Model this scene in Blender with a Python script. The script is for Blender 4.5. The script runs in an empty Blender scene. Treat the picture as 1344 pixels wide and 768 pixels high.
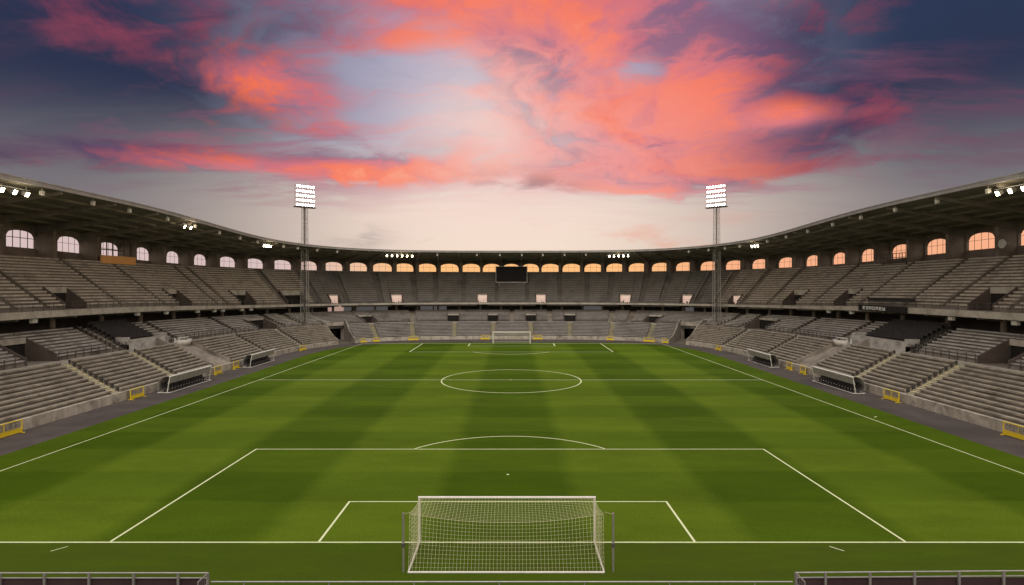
import bpy, math, random
import numpy as np
from mathutils import Vector, Matrix
random.seed(7)
C = bpy.context.scene.collection
SC = bpy.context.scene
R = math.radians

# ------------------------------------------------------------------ camera numbers (measured from the photo)
F = 748.0; VX = 673.7; HY = 375.5; CX0 = 0.376; CY0 = -28.9; CZ0 = 13.0

# ------------------------------------------------------------------ materials
def nd(nt, typ, loc=(0, 0), **kw):
    n = nt.nodes.new(typ)
    for k, v in kw.items():
        setattr(n, k, v)
    return n

def mat(name, col, rough=0.8, col2=None, scale=1.0, detail=4, metal=0.0, bump=0.0, bscale=None, stretch=(1, 1, 1),
        spec=0.3, col3=None, scale3=0.1, emit=None, estr=0.0):
    m = bpy.data.materials.new(name); m.use_nodes = True
    nt = m.node_tree; b = nt.nodes['Principled BSDF']
    b.inputs['Roughness'].default_value = rough
    b.inputs['Metallic'].default_value = metal
    b.inputs['Specular IOR Level'].default_value = spec
    b.inputs['Base Color'].default_value = (*col, 1)
    if col2 or bump:
        tc = nd(nt, 'ShaderNodeTexCoord'); mp = nd(nt, 'ShaderNodeMapping')
        mp.inputs['Scale'].default_value = stretch
        nt.links.new(tc.outputs['Object'], mp.inputs['Vector'])
    if col2:
        no = nd(nt, 'ShaderNodeTexNoise'); no.inputs['Scale'].default_value = scale; no.inputs['Detail'].default_value = detail
        no.inputs['Roughness'].default_value = 0.65
        nt.links.new(mp.outputs[0], no.inputs['Vector'])
        cr = nd(nt, 'ShaderNodeValToRGB'); cr.color_ramp.elements[0].position = 0.32; cr.color_ramp.elements[1].position = 0.68
        cr.color_ramp.elements[0].color = (*col, 1); cr.color_ramp.elements[1].color = (*col2, 1)
        nt.links.new(no.outputs['Fac'], cr.inputs[0]); out = cr.outputs[0]
        if col3:
            n3 = nd(nt, 'ShaderNodeTexNoise'); n3.inputs['Scale'].default_value = scale3; n3.inputs['Detail'].default_value = 5
            nt.links.new(tc.outputs['Object'], n3.inputs['Vector'])
            mr = nd(nt, 'ShaderNodeMapRange'); mr.inputs[1].default_value = 0.48; mr.inputs[2].default_value = 0.72
            nt.links.new(n3.outputs['Fac'], mr.inputs[0])
            mx = nd(nt, 'ShaderNodeMix', data_type='RGBA'); mx.inputs['B'].default_value = (*col3, 1)
            nt.links.new(mr.outputs[0], mx.inputs['Factor']); nt.links.new(out, mx.inputs['A']); out = mx.outputs['Result']
        nt.links.new(out, b.inputs['Base Color'])
    if bump:
        nb = nd(nt, 'ShaderNodeTexNoise'); nb.inputs['Scale'].default_value = bscale or scale * 4; nb.inputs['Detail'].default_value = 3
        nt.links.new(mp.outputs[0], nb.inputs['Vector'])
        bp = nd(nt, 'ShaderNodeBump'); bp.inputs['Strength'].default_value = bump; bp.inputs['Distance'].default_value = 0.05
        nt.links.new(nb.outputs['Fac'], bp.inputs['Height']); nt.links.new(bp.outputs[0], b.inputs['Normal'])
    if emit:
        b.inputs['Emission Color'].default_value = (*emit, 1); b.inputs['Emission Strength'].default_value = estr
    return m

M = {}
M['conc'] = mat('concrete', (.20, .18, .155), .9, (.33, .30, .27), 1.3, 6, bump=.3, col3=(.13, .11, .095), scale3=.35)
M['conc_pale'] = mat('pale_concrete', (.36, .34, .30), .85, (.50, .47, .43), 1.2, 6, col3=(.24, .22, .19), scale3=.5, bump=.2)
M['wallc'] = mat('stained_wall', (.36, .33, .285), .9, (.58, .545, .49), 1.1, 9, stretch=(1, 1, .25), col3=(.22, .20, .175), scale3=.9, bump=.2)
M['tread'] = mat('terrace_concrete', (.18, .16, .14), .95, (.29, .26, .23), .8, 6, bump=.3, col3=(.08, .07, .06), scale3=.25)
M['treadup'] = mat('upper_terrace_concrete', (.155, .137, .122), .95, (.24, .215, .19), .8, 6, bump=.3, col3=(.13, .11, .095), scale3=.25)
M['bench'] = mat('bench_timber', (.25, .225, .19), .85, (.42, .385, .33), 1.1, 8, col3=(.17, .15, .125), scale3=.9)
M['benchgrey'] = mat('bench_grey', (.38, .37, .365), .85, (.56, .55, .54), 1.0, 8, col3=(.20, .19, .19), scale3=.8)
M['benchup'] = mat('upper_bench_concrete', (.40, .355, .315), .85, (.58, .525, .465), 1.0, 8, col3=(.27, .235, .205), scale3=.6)
M['seatdark'] = mat('dark_plastic', (.035, .033, .035), .6, (.06, .058, .06), 3)
M['treadshade'] = mat('far_terrace_shaded', (.115, .108, .105), .95, (.175, .166, .16), .8, 6, bump=.3, col3=(.09, .083, .08), scale3=.25)  # terrace concrete for the far stand, its shade painted into the colour
M['benchshade'] = mat('far_bench_shaded', (.195, .187, .182), .85, (.27, .26, .255), 2.0, 5, col3=(.14, .134, .13), scale3=.3)  # upper bench copy darkened, far-end shade put into the colour
M['benchshadelow'] = mat('far_lower_bench_shaded', (.27, .255, .25), .85, (.36, .345, .34), 2.0, 5, col3=(.20, .19, .185), scale3=.3)  # lower bench copy darkened the same way for far-end shade
M['stair'] = mat('stair_concrete', (.34, .32, .27), .9, (.48, .45, .38), 2.5, 5)
M['edge'] = mat('faded_yellow_paint', (.74, .68, .36), .8, (.56, .52, .36), 3.0, 5)
M['edgeshade'] = mat('far_yellow_shaded', (.36, .34, .17), .85, (.26, .25, .16), 3.0, 5)  # step-edge yellow with the far stand's shade painted in
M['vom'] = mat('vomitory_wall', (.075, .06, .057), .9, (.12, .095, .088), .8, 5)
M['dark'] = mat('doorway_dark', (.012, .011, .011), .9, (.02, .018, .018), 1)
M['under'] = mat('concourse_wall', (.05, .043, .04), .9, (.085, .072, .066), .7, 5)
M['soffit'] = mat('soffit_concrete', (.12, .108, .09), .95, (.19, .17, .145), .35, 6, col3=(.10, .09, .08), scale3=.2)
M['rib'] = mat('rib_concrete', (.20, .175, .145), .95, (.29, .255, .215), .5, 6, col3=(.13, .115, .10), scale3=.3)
M['fascia'] = mat('roof_fascia', (.30, .30, .31), .55, (.42, .41, .42), .8, 4, metal=.3)
M['arcade'] = mat('arcade_plaster', (.19, .155, .135), .9, (.27, .225, .20), .7, 6, col3=(.13, .10, .085), scale3=.3)
M['frame'] = mat('window_steel', (.07, .055, .05), .6, (.10, .08, .07), 2)
M['steel'] = mat('galvanised_steel', (.34, .34, .34), .5, (.46, .46, .45), 3, metal=.6)
M['rail'] = mat('railing_steel', (.09, .082, .08), .6, (.14, .13, .125), 3, metal=.3)
M['white'] = mat('white_paint', (.72, .71, .68), .5, (.82, .81, .79), 2)
M['whitebox'] = mat('white_plastic', (.55, .54, .52), .5, (.70, .69, .66), 2)
M['net'] = mat('net_cord', (.62, .60, .40), .8, (.74, .72, .52), 4)
M['yellow'] = mat('yellow_paint', (.80, .60, .02), .5, (.86, .66, .04), 3)
M['purple'] = mat('printed_board', (.12, .10, .12), .7, (.50, .46, .36), 6)
M['line'] = mat('line_paint', (.66, .74, .42), .85, (.84, .88, .62), 3, 5)
M['asph'] = mat('asphalt', (.066, .056, .055), .92, (.098, .084, .082), .5, 6, bump=.3, bscale=14, col3=(.045, .042, .043), scale3=.12)
M['panel'] = mat('plum_panel', (.04, .024, .028), .6, (.065, .038, .045), .8, 4)
M['screen'] = mat('dark_screen', (.008, .006, .008), .7, (.018, .014, .020), 2)
M['black'] = mat('black_board', (.010, .010, .011), .5, (.016, .016, .017), 2)
M['letters'] = mat('white_letters', (.75, .75, .75), .6, (.82, .82, .82), 2)
M['orange'] = mat('orange_panel', (.82, .40, .13), .7, (.88, .47, .18), 1.5)
M['poly'] = mat('clouded_polycarbonate', (.34, .33, .31), .4, (.46, .45, .42), 1.5)
M['lampon'] = mat('lit_lamp', (.9, .9, .85), .4, emit=(1.0, .95, .85), estr=30)
M['lamproof'] = mat('lit_roof_lamp', (.9, .9, .85), .4, emit=(1.0, .86, .55), estr=28)
M['glow'] = mat('sky_glow_panel', (.7, .6, .55), .6, emit=(.92, .60, .50), estr=.42)  # glow put in for sky through an opening, no lamp there
M['glowdim'] = mat('dim_glow_panel', (.4, .38, .38), .6, emit=(.5, .47, .48), estr=.12)  # faint glow painted on pale patches, no lamp there

# grass -------------------------------------------------------------
def grass_mat():
    m = bpy.data.materials.new('mown_grass'); m.use_nodes = True
    nt = m.node_tree; b = nt.nodes['Principled BSDF']; b.inputs['Roughness'].default_value = .95
    b.inputs['Specular IOR Level'].default_value = .08
    L = nt.links.new
    geo = nd(nt, 'ShaderNodeNewGeometry'); sep = nd(nt, 'ShaderNodeSeparateXYZ')
    # wobble the stripe edges a little
    nw = nd(nt, 'ShaderNodeTexNoise'); nw.inputs['Scale'].default_value = .35; nw.inputs['Detail'].default_value = 3
    L(geo.outputs['Position'], nw.inputs['Vector'])
    vs = nd(nt, 'ShaderNodeVectorMath', operation='MULTIPLY_ADD')
    vs.inputs[1].default_value = (.9, .9, 0)
    L(nw.outputs['Color'], vs.inputs[0]); L(geo.outputs['Position'], vs.inputs[2]); L(vs.outputs[0], sep.inputs[0])
    def ma(op, a, b2, c=None, clamp=False):
        n = nd(nt, 'ShaderNodeMath', operation=op); n.use_clamp = clamp
        for i, v in enumerate((a, b2, c)):
            if v is None: continue
            if isinstance(v, (int, float)): n.inputs[i].default_value = v
            else: L(v, n.inputs[i])
        return n.outputs[0]
    def stripe(v, off, width, soft):
        s = ma('ADD', v, off); s = ma('DIVIDE', s, width); s = ma('MULTIPLY', s, math.pi)
        s = ma('SINE', s, 0); s = ma('MULTIPLY_ADD', s, soft, .5, True)
        return s
    sx = stripe(sep.outputs['X'], 4.2 + 8.4 - .45, 8.4, 2.2)        # 0 = dark
    sy = stripe(sep.outputs['Y'], -.45, 5.5, 5.0)
    sum_ = ma('ADD', ma('MULTIPLY', sx, .66), ma('MULTIPLY', sy, .34))
    # in-play only
    absx = ma('ABSOLUTE', sep.outputs['X'], 0)
    inx = ma('LESS_THAN', absx, 35.6); iny = ma('GREATER_THAN', sep.outputs['Y'], .4); iny2 = ma('LESS_THAN', sep.outputs['Y'], 101.)
    inn = ma('MULTIPLY', ma('MULTIPLY', inx, iny), iny2)
    fac = ma('MULTIPLY', sum_, inn)
    fac = ma('ADD', fac, ma('MULTIPLY', ma('SUBTRACT', 1, inn), .30))
    mx = nd(nt, 'ShaderNodeMix', data_type='RGBA')
    mx.inputs['A'].default_value = (.046, .088, .0014, 1); mx.inputs['B'].default_value = (.090, .144, .0075, 1)
    L(fac, mx.inputs['Factor'])
    # patchiness
    n1 = nd(nt, 'ShaderNodeTexNoise'); n1.inputs['Scale'].default_value = .16; n1.inputs['Detail'].default_value = 7; n1.inputs['Roughness'].default_value = .7
    mpp = nd(nt, 'ShaderNodeMapping'); mpp.inputs['Scale'].default_value = (.6, 1.5, 1)
    L(geo.outputs['Position'], mpp.inputs[0]); L(mpp.outputs[0], n1.inputs['Vector'])
    n2 = nd(nt, 'ShaderNodeTexNoise'); n2.inputs['Scale'].default_value = 7; n2.inputs['Detail'].default_value = 5; n2.inputs['Roughness'].default_value = .8
    L(geo.outputs['Position'], n2.inputs['Vector'])
    br = ma('MULTIPLY', ma('MULTIPLY_ADD', n1.outputs['Fac'], .9, .55), ma('MULTIPLY_ADD', n2.outputs['Fac'], 1.1, .45))
    hsv = nd(nt, 'ShaderNodeHueSaturation'); L(mx.outputs['Result'], hsv.inputs['Color']); L(br, hsv.inputs['Value'])
    # worn, browner grass outside the goal line and touch lines
    n3 = nd(nt, 'ShaderNodeTexNoise'); n3.inputs['Scale'].default_value = .5; n3.inputs['Detail'].default_value = 6
    mp3 = nd(nt, 'ShaderNodeMapping'); mp3.inputs['Scale'].default_value = (.35, 1.6, 1); L(geo.outputs['Position'], mp3.inputs[0]); L(mp3.outputs[0], n3.inputs['Vector'])
    w = ma('MULTIPLY', ma('SUBTRACT', 1, iny), ma('MULTIPLY_ADD', n3.outputs['Fac'], 2.2, -.55, True))
    mw = nd(nt, 'ShaderNodeMix', data_type='RGBA'); mw.inputs['B'].default_value = (.054, .080, .0075, 1)
    L(w, mw.inputs['Factor']); L(hsv.outputs[0], mw.inputs['A']); L(mw.outputs['Result'], b.inputs['Base Color'])
    nb = nd(nt, 'ShaderNodeTexNoise'); nb.inputs['Scale'].default_value = 25; nb.inputs['Detail'].default_value = 3
    L(geo.outputs['Position'], nb.inputs['Vector'])
    bp = nd(nt, 'ShaderNodeBump'); bp.inputs['Strength'].default_value = .35; bp.inputs['Distance'].default_value = .03
    L(nb.outputs['Fac'], bp.inputs['Height']); L(bp.outputs[0], b.inputs['Normal'])
    return m
M['grass'] = grass_mat()

# ------------------------------------------------------------------ mesh builder
class MB:
    def __init__(s): s.v = []; s.f = []
    def add(s, vs, fs):
        o = len(s.v); s.v += [tuple(p) for p in vs]; s.f += [tuple(i + o for i in f) for f in fs]
        return s
    def box(s, a, b):
        x0, y0, z0 = a; x1, y1, z1 = b
        return s.add([(x0, y0, z0), (x1, y0, z0), (x1, y1, z0), (x0, y1, z0), (x0, y0, z1), (x1, y0, z1), (x1, y1, z1), (x0, y1, z1)],
                     [(0, 3, 2, 1), (4, 5, 6, 7), (0, 1, 5, 4), (1, 2, 6, 5), (2, 3, 7, 6), (3, 0, 4, 7)])
    def hexa(s, p):  # 8 points, bottom ring then top ring
        return s.add(p, [(0, 3, 2, 1), (4, 5, 6, 7), (0, 1, 5, 4), (1, 2, 6, 5), (2, 3, 7, 6), (3, 0, 4, 7)])
    def bar(s, a, b, r, n=6, r2=None):
        a = Vector(a); b = Vector(b); d = b - a
        if d.length < 1e-6: return s
        d.normalize(); q = Vector((0, 0, 1)) if abs(d.z) < .9 else Vector((1, 0, 0))
        u = d.cross(q).normalized(); w = d.cross(u)
        r2 = r if r2 is None else r2
        vs = []
        for P, rr in ((a, r), (b, r2)):
            for k in range(n):
                an = 2 * math.pi * (k + .5) / n
                vs.append(P + (u * math.cos(an) + w * math.sin(an)) * rr)
        fs = [(k, (k + 1) % n, n + (k + 1) % n, n + k) for k in range(n)]
        fs += [tuple(range(n))[::-1], tuple(range(n, 2 * n))]
        return s.add(vs, fs)
    def path(s, pts, r, n=5):
        for a, b in zip(pts, pts[1:]): s.bar(a, b, r, n)
        return s
    def sweep(s, rings, close=True, caps=True):
        n = len(rings[0]); o = len(s.v)
        for r in rings: s.v += [tuple(p) for p in r]
        for i in range(len(rings) - 1):
            for k in range(n if close else n - 1):
                k2 = (k + 1) % n
                s.f.append((o + i * n + k, o + i * n + k2, o + (i + 1) * n + k2, o + (i + 1) * n + k))
        if caps and close:
            s.f.append(tuple(o + k for k in range(n))[::-1]); s.f.append(tuple(o + (len(rings) - 1) * n + k for k in range(n)))
        return s
    def build(s, name, m, parent=None, smooth=False):
        me = bpy.data.meshes.new(name); me.from_pydata(s.v, [], s.f); me.validate(); me.update()
        me.materials.append(m if not isinstance(m, str) else M[m])
        if smooth: me.shade_smooth()
        o = bpy.data.objects.new(name, me); C.objects.link(o)
        if parent:
            o.parent = parent
            if parent.location.length or any(parent.rotation_euler):
                o.matrix_parent_inverse = Matrix.LocRotScale(parent.location, parent.rotation_euler, None).inverted() if getattr(s, 'world', False) else Matrix.Identity(4)
        return o

def fix_normals(o):
    import bmesh
    bm = bmesh.new(); bm.from_mesh(o.data); bmesh.ops.recalc_face_normals(bm, faces=bm.faces[:]); bm.to_mesh(o.data); bm.free(); return o

def tag(o, label=None, cat=None, group=None, kind=None):
    if label: o['label'] = label
    if cat: o['category'] = cat
    if group: o['group'] = group
    if kind: o['kind'] = kind
    return o
def thing(name, label, cat, loc=(0, 0, 0), rz=0, group=None):
    o = bpy.data.objects.new(name, None); C.objects.link(o); o.location = loc; o.rotation_euler = (0, 0, rz)
    o.empty_display_size = .3
    return tag(o, label, cat, group)

# ------------------------------------------------------------------ plan curve of the bowl
A = 43.8; Y0 = 66.; B = 44.; NE = 3.2
th = np.linspace(0, np.pi / 2, 4000)
_x = -A * np.cos(th) ** (2 / NE); _y = Y0 + B * np.sin(th) ** (2 / NE)
_px = np.concatenate([np.full(800, -A), _x]); _py = np.concatenate([np.linspace(-30, Y0, 800, endpoint=False), _y])
_px = _px[::-1]; _py = _py[::-1]
_d = np.r_[0, np.cumsum(np.hypot(np.diff(_px), np.diff(_py)))]
TL = float(_d[-1]); _n = 3000; _t = np.linspace(0, TL, _n)
_px = np.interp(_t, _d, _px); _py = np.interp(_t, _d, _py)
_tx = np.gradient(_px); _ty = np.gradient(_py); _l = np.hypot(_tx, _ty); _tx /= _l; _ty /= _l
_k = 41
def _sm(a, e0): return np.convolve(np.r_[np.full(_k, e0), a, np.full(_k, a[-1])], np.ones(2 * _k + 1) / (2 * _k + 1), 'valid')
_nx = _sm(_ty, 0.); _ny = _sm(-_tx, 1.)
def base(t):      # t signed: 0 far centre, negative to the left
    a = abs(t); s = -1 if t < 0 else 1
    x = float(np.interp(a, _t, _px)); y = float(np.interp(a, _t, _py)); nx = float(np.interp(a, _t, _nx)); ny = float(np.interp(a, _t, _ny))
    l = math.hypot(nx, ny); return -s * x, y, -s * nx / l, ny / l
def W(t):
    y = base(t)[1]; w = min(1, max(0, (y - 45) / 65)); return w * w * (3 - 2 * w)
SHEAR = []      # (centre, width, amount): the corner tunnels run slightly askew to the plan curve
def S(t, u, z):
    if 0 < u < 12.5 and SHEAR:
        f = u / 9.3 if u < 9.3 else (12.5 - u) / 3.2
        t = t + f * sum(a * math.exp(-((t - c) / w) ** 2) for c, w, a in SHEAR)
    x, y, nx, ny = base(t); return (x + nx * u, y + ny * u, z)
def zz(t, a, b): return a + (b - a) * W(t)
_grid = {}
def T(px, u):     # station whose point at offset u lies on the photo's column px
    if u not in _grid:
        tt = np.linspace(-TL + .5, TL - .5, 6000); xs = []; ts = []
        for t in tt:
            x, y, _ = S(t, u, 0)
            if y - CY0 > 15: xs.append(VX + F * (x - CX0) / (y - CY0)); ts.append(t)
        _grid[u] = (np.array(xs), np.array(ts))
    xs, ts = _grid[u]; return float(np.interp(px, xs, ts))
def stations(a, b, step=2.6):
    n = max(1, int(math.ceil(abs(b - a) / step))); return [a + (b - a) * i / n for i in range(n + 1)]

# profiles: u0, z0(side,far), u1, z1(side,far), rows
PF = {'F': (.45, (.72, .62), 6.6, (4.2, 3.7), 10), 'R': (9.3, (4.2, 3.7), 15.0, (7.2, 6.3), 9), 'U': (12.9, (10.0, 8.6), 22.0, (16.65, 16.6), 16)}
def prof(key, t, k):   # (u, z) after k rows
    u0, z0, u1, z1, n = PF[key]; f = k / n
    return u0 + (u1 - u0) * f, zz(t, *z0) * (1 - f) + zz(t, *z1) * f

def terrace(parent, ta, tb, key, r0=0, tm='tread', bm_='bench', r1=None, seats=False):
    n = PF[key][4]; r1 = n if r1 is None else r1
    if tb - ta < .25: return
    st = stations(ta, tb); mb = MB(); bb = MB(); mb2 = MB()
    rings = []
    for t in st:
        ring = []
        u, z = prof(key, t, r0); zb = z - (.9 if r0 == 0 else .25)
        ring.append(S(t, u, zb)); ring.append(S(t, u, z))
        for k in range(r0, r1):
            u, z = prof(key, t, k); u2, z2 = prof(key, t, k + 1)
            ring.append(S(t, u, z2)); ring.append(S(t, u2, z2))
        ring.append(S(t, u2, z2 - 1.2))
        rings.append(ring)
    mb.sweep(rings)
    o = mb.build('terrace', tm, parent)
    if seats:
        for k in range(r0, r1):
            bb = MB(); t = ta + .3
            while t < tb - .8:
                z = prof(key, t, k + 1)[1]; ua = prof(key, t, k)[0]
                for (a, b, c, d) in ((ua + .15, ua + .5, z + .38, z + .44), (ua + .48, ua + .54, z + .40, z + .85)):
                    bb.hexa([S(t, a, c), S(t + .46, a, c), S(t + .46, b, c), S(t, b, c), S(t, a, d), S(t + .46, a, d), S(t + .46, b, d), S(t, b, d)])
                t += .5
            bb.sweep([[S(t, ua + .45, z - .01), S(t, ua + .53, z - .01), S(t, ua + .53, z + .41), S(t, ua + .45, z + .41)] for t in (ta + .3, tb - .3)])
            bb.build('seat_row', 'seatdark', parent)
        return o
    up = key == 'U'
    for k in range(r0, r1):
        # slab benches: a light slab overhanging a recessed base, broken into lengths with fine joints
        cuts = [ta + .03]
        t = ta + random.uniform(2.5, 5.5)
        while t < tb - 1.2: cuts.append(t); t += random.uniform(4.2, 5.4)
        cuts.append(tb - .03)
        lo_ = .10 if up else .14; ud = .37 if up else .44
        for a, b in zip(cuts, cuts[1:]):
            dz = random.uniform(-.008, .008); rr = []; r2 = []
            for t in stations(a + .008, b - .008):
                u, _ = prof(key, t, k); z = prof(key, t, k + 1)[1]
                rr.append([S(t, u - .03, z + lo_ + dz), S(t, u + ud, z + lo_ + dz), S(t, u + ud, z + .31 + dz), S(t, u - .03, z + .31 + dz)])
                r2.append([S(t, u + .09, z - .01), S(t, u + .34, z - .01), S(t, u + .34, z + lo_ + .02), S(t, u + .09, z + lo_ + .02)])
            bb.sweep(rr); mb2.sweep(r2)
    mb2.build('bench_base', tm, parent)
    bb.build('benches', bm_, parent)
    return o

def aisle(parent, tc, w, key, edge=False, rail=True, m='stair', r0=0):
    u0, _, u1, _, n = PF[key]; mb = MB(); eb = MB(); a, b = tc - w / 2, tc + w / 2
    rings = []
    for t in (a, b):
        ring = [S(t, prof(key, t, r0)[0], prof(key, t, r0)[1] - .9)]
        for k in range(r0 * 2, 2 * n):
            u, z = prof(key, t, k / 2); u2, z2 = prof(key, t, (k + 1) / 2)
            ring += [S(t, u, z if k == r0 * 2 else z), S(t, u, z2), S(t, u2, z2)] if k == r0 * 2 else [S(t, u, z2), S(t, u2, z2)]
        ring.append(S(t, u2, z2 - 1.2)); rings.append(ring)
    mb.sweep(rings); mb.build('aisle_stairs', m, parent)
    if edge:
        for k in range(r0 * 2, 2 * n, 2):
            u, _ = prof(key, tc, k / 2); za = prof(key, a, (k + 1) / 2)[1]; zb = prof(key, b, (k + 1) / 2)[1]
            j = random.uniform(0, .12); aa, bb2 = a + .05 + j, b - .05 - random.uniform(0, .12)
            eb.hexa([S(aa, u - .006, za - .13), S(bb2, u - .006, zb - .13), S(bb2, u + .33, zb - .13), S(aa, u + .33, za - .13),
                     S(aa, u - .006, za + .03), S(bb2, u - .006, zb + .03), S(bb2, u + .33, zb + .03), S(aa, u + .33, za + .03)])
        eb.build('painted_step_edges', 'edgeshade' if SPL < tc < SPR else 'edge', parent)
    if rail:
        rb = MB(); s = 1 if tc < 0 else -1; tr = tc + s * (w / 2 - .02); pts = []
        for k in range(r0, n):
            u, z = prof(key, tr, k + .5); z = prof(key, tr, k + 1)[1]
            rb.hexa([S(tr - .05, u - .06, z), S(tr + .05, u - .06, z), S(tr + .05, u + .1, z), S(tr - .05, u + .1, z),
                     S(tr - .05, u - .06, z + .42), S(tr + .05, u - .06, z + .42), S(tr + .05, u + .1, z + .42), S(tr - .05, u + .1, z + .42)])
        rb.path([S(tr, prof(key, tr, k + .5)[0], prof(key, tr, k + 1)[1] + .40) for k in (r0, n - 1)], .03, 4)
        rb.build('handrail', 'seatdark', parent)

def wallrun(mb, ta, tb, ua, ub, zb, zt, step=2.6):
    """solid wall along the plan between offsets ua..ub; zb, zt are (side, far) heights"""
    mb.sweep([[S(t, ua, zz(t, *zb)), S(t, ub, zz(t, *zb)), S(t, ub, zz(t, *zt)), S(t, ua, zz(t, *zt))] for t in stations(ta, tb, step)])

def railing(parent, ta, tb, u, zs, h=1.05, gap=1.5, m='rail', bars=(1., .5), r=.03, name='railing', rp=.035):
    mb = MB(); n = max(1, int(round((tb - ta) / gap)))
    ts = [ta + (tb - ta) * i / n for i in range(n + 1)]
    for t in ts:
        z = zz(t, *zs); mb.bar(S(t, u, z), S(t, u, z + h), rp, 4)
    for f in bars: mb.path([S(t, u, zz(t, *zs) + h * f) for t in ts], r, 4)
    return mb.build(name, m, parent)

def vomitory(parent, tc, w, key, rows, lit=None, wall='vom', par=.85, lintel=True):
    a, b = tc - w / 2, tc + w / 2; n = PF[key][4]
    vb = MB(); th_ = .18
    for (x0, x1) in ((a - th_, a), (b, b + th_)):
        rings = []
        for k in range(rows + 1):
            t = (x0 + x1) / 2; u, z = prof(key, t, k); zf = prof(key, t, 0)[1]
            if k == 0: u -= .02
            rings.append([S(x0, u, zf - .5), S(x1, u, zf - .5), S(x1, u, z + par), S(x0, u, z + par)])
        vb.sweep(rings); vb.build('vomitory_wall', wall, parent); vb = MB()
    u0, zf = prof(key, tc, 0); u1, z1 = prof(key, tc, rows)
    fl = MB(); fl.hexa([S(a, u0, zf - .4), S(b, u0, zf - .4), S(b, u1 + 2, zf - .4), S(a, u1 + 2, zf - .4), S(a, u0, zf + .01), S(b, u0, zf + .01), S(b, u1 + 2, zf + .01), S(a, u1 + 2, zf + .01)])
    fl.build('vomitory_floor', 'conc', parent)
    # back: lintel over a dark passage
    ub = u1 - .02; zt = z1 + par - .05; zd = min(zf + 2.1, zt - .35)
    lb = MB(); lb.hexa([S(a, ub - .25, zd), S(b, ub - .25, zd), S(b, ub, zd), S(a, ub, zd), S(a, ub - .25, zt), S(b, ub - .25, zt), S(b, ub, zt), S(a, ub, zt)])
    lb.build('lintel', 'conc_pale' if lintel else 'vom', parent)
    db = MB(); uu = ub - .12
    db.hexa([S(a, uu, zf + .012), S(b, uu, zf + .012), S(b, uu + .08, zf + .012), S(a, uu + .08, zf + .012), S(a, uu, zd - .003), S(b, uu, zd - .003), S(b, uu + .08, zd - .003), S(a, uu + .08, zd - .003)])
    db.build('doorway', lit or 'dark', parent)  # glow variant is an added panel standing in for the sky beyond
    if lit == 'glow':   # dark blocks for the jagged silhouettes at the foot of the added glow panel
        pb = MB(); t = a + .1
        while t < b - .2:
            hh = random.choice([.15, .25, .4, .55]); pb.hexa([S(t, ub - .5, zf), S(t + .22, ub - .5, zf), S(t + .22, ub - .3, zf), S(t, ub - .3, zf), S(t, ub - .5, zf + hh), S(t + .22, ub - .5, zf + hh), S(t + .22, ub - .3, zf + hh), S(t, ub - .3, zf + hh)])
            t += random.uniform(.3, .6)
        pb.build('silhouette_block', 'rail', parent)

def section(parent, ta, tb, key, aisles, voms, tm='tread', bm_='bench', gaps=()):
    """aisles: (tc, w, edge, rail); voms: (tc, w, rows, lit); gaps: (a, b) left out; splits the range into seating blocks"""
    cuts = sorted([(c - w / 2, c + w / 2, 'a') for c, w, e, r in aisles] + [(a, b, 'g') for a, b in gaps])
    blocks = []; cur = ta
    for a, b, _ in cuts:
        if b < ta or a > tb: continue
        if a > cur: blocks.append((cur, a))
        cur = max(cur, b)
    if cur < tb: blocks.append((cur, tb))
    for c, w, e, r in aisles:
        if ta <= c <= tb: aisle(parent, c, w, key, e, r, ('treadshade' if tm == 'treadshade' else 'treadup') if key == 'U' else ('conc' if (key == 'R' or tm == 'treadshade') else 'stair'))
    for a, b in blocks:
        vs = sorted([v for v in voms if a < v[0] < b]); cur = a
        for (c, w, rows, lit) in vs:
            va, vb = max(a, c - w / 2 - .18), min(b, c + w / 2 + .18)
            terrace(parent, cur, va, key, 0, tm, bm_); terrace(parent, va, vb, key, rows, tm, bm_); cur = vb
            vomitory(parent, c, w, key, rows, lit)
        terrace(parent, cur, b, key, 0, tm, bm_)

# ------------------------------------------------------------------ stands
TNL = (T(444, 0.), T(467, 0.)); TNR = (T(878, 0.), T(900, 0.))
_sl = T(438, 9.3) - T(424.2, 9.3); _sr = T(905, 9.3) - T(919.5, 9.3)
SHEAR += [(sum(TNL) / 2, 9., _sl), (sum(TNR) / 2, 9., _sr)]; _grid.clear()
SPL = sum(TNL) / 2; SPR = sum(TNR) / 2
NEAR = TL - 26         # stands run a little past the goal line behind the camera's field of view
near_l = -NEAR; near_r = NEAR
left = thing('grandstand', 'concrete two-tier grandstand along the left touchline, its arches showing pinkish white sky', 'grandstand', S(-100, 10, 0))
far = thing('grandstand', 'concrete two-tier stand behind the distant goal, scoreboard mounted in its upper tier', 'grandstand', S(0, 10, 0))
right = thing('grandstand', 'concrete two-tier grandstand along the right touchline, its arches showing orange sky', 'grandstand', S(100, 10, 0))
for o in (left, far, right): o.location = (0, 0, 0)
rng = {left: (near_l, SPL), far: (SPL, SPR), right: (SPR, near_r)}

# piers of the arcade: photo columns of the jambs at the window plane (u = 25)
PX = [48, 107.4, 158, 198, 236.5, 272, 310, 346.4, 383, 416.6, 450, 482, 514.5, 545, 574.6, 603.8, 632, 658.5, 683.5, 709, 736.5, 765, 793.5, 822.5, 852.5, 883.5,
      915.5, 950, 985, 1019, 1055.5, 1090.5, 1128, 1167.5, 1212.5, 1266.5, 1335]
PT = [T(p, 25.) for p in PX]
PT = [PT[0] - 8.8 * k for k in (7, 6, 5, 4, 3, 2, 1)] + PT + [PT[-1] + 8.8 * k for k in (1, 2, 3, 4, 5, 6)]
PT = [p for p in PT if near_l <= p <= near_r]

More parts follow.
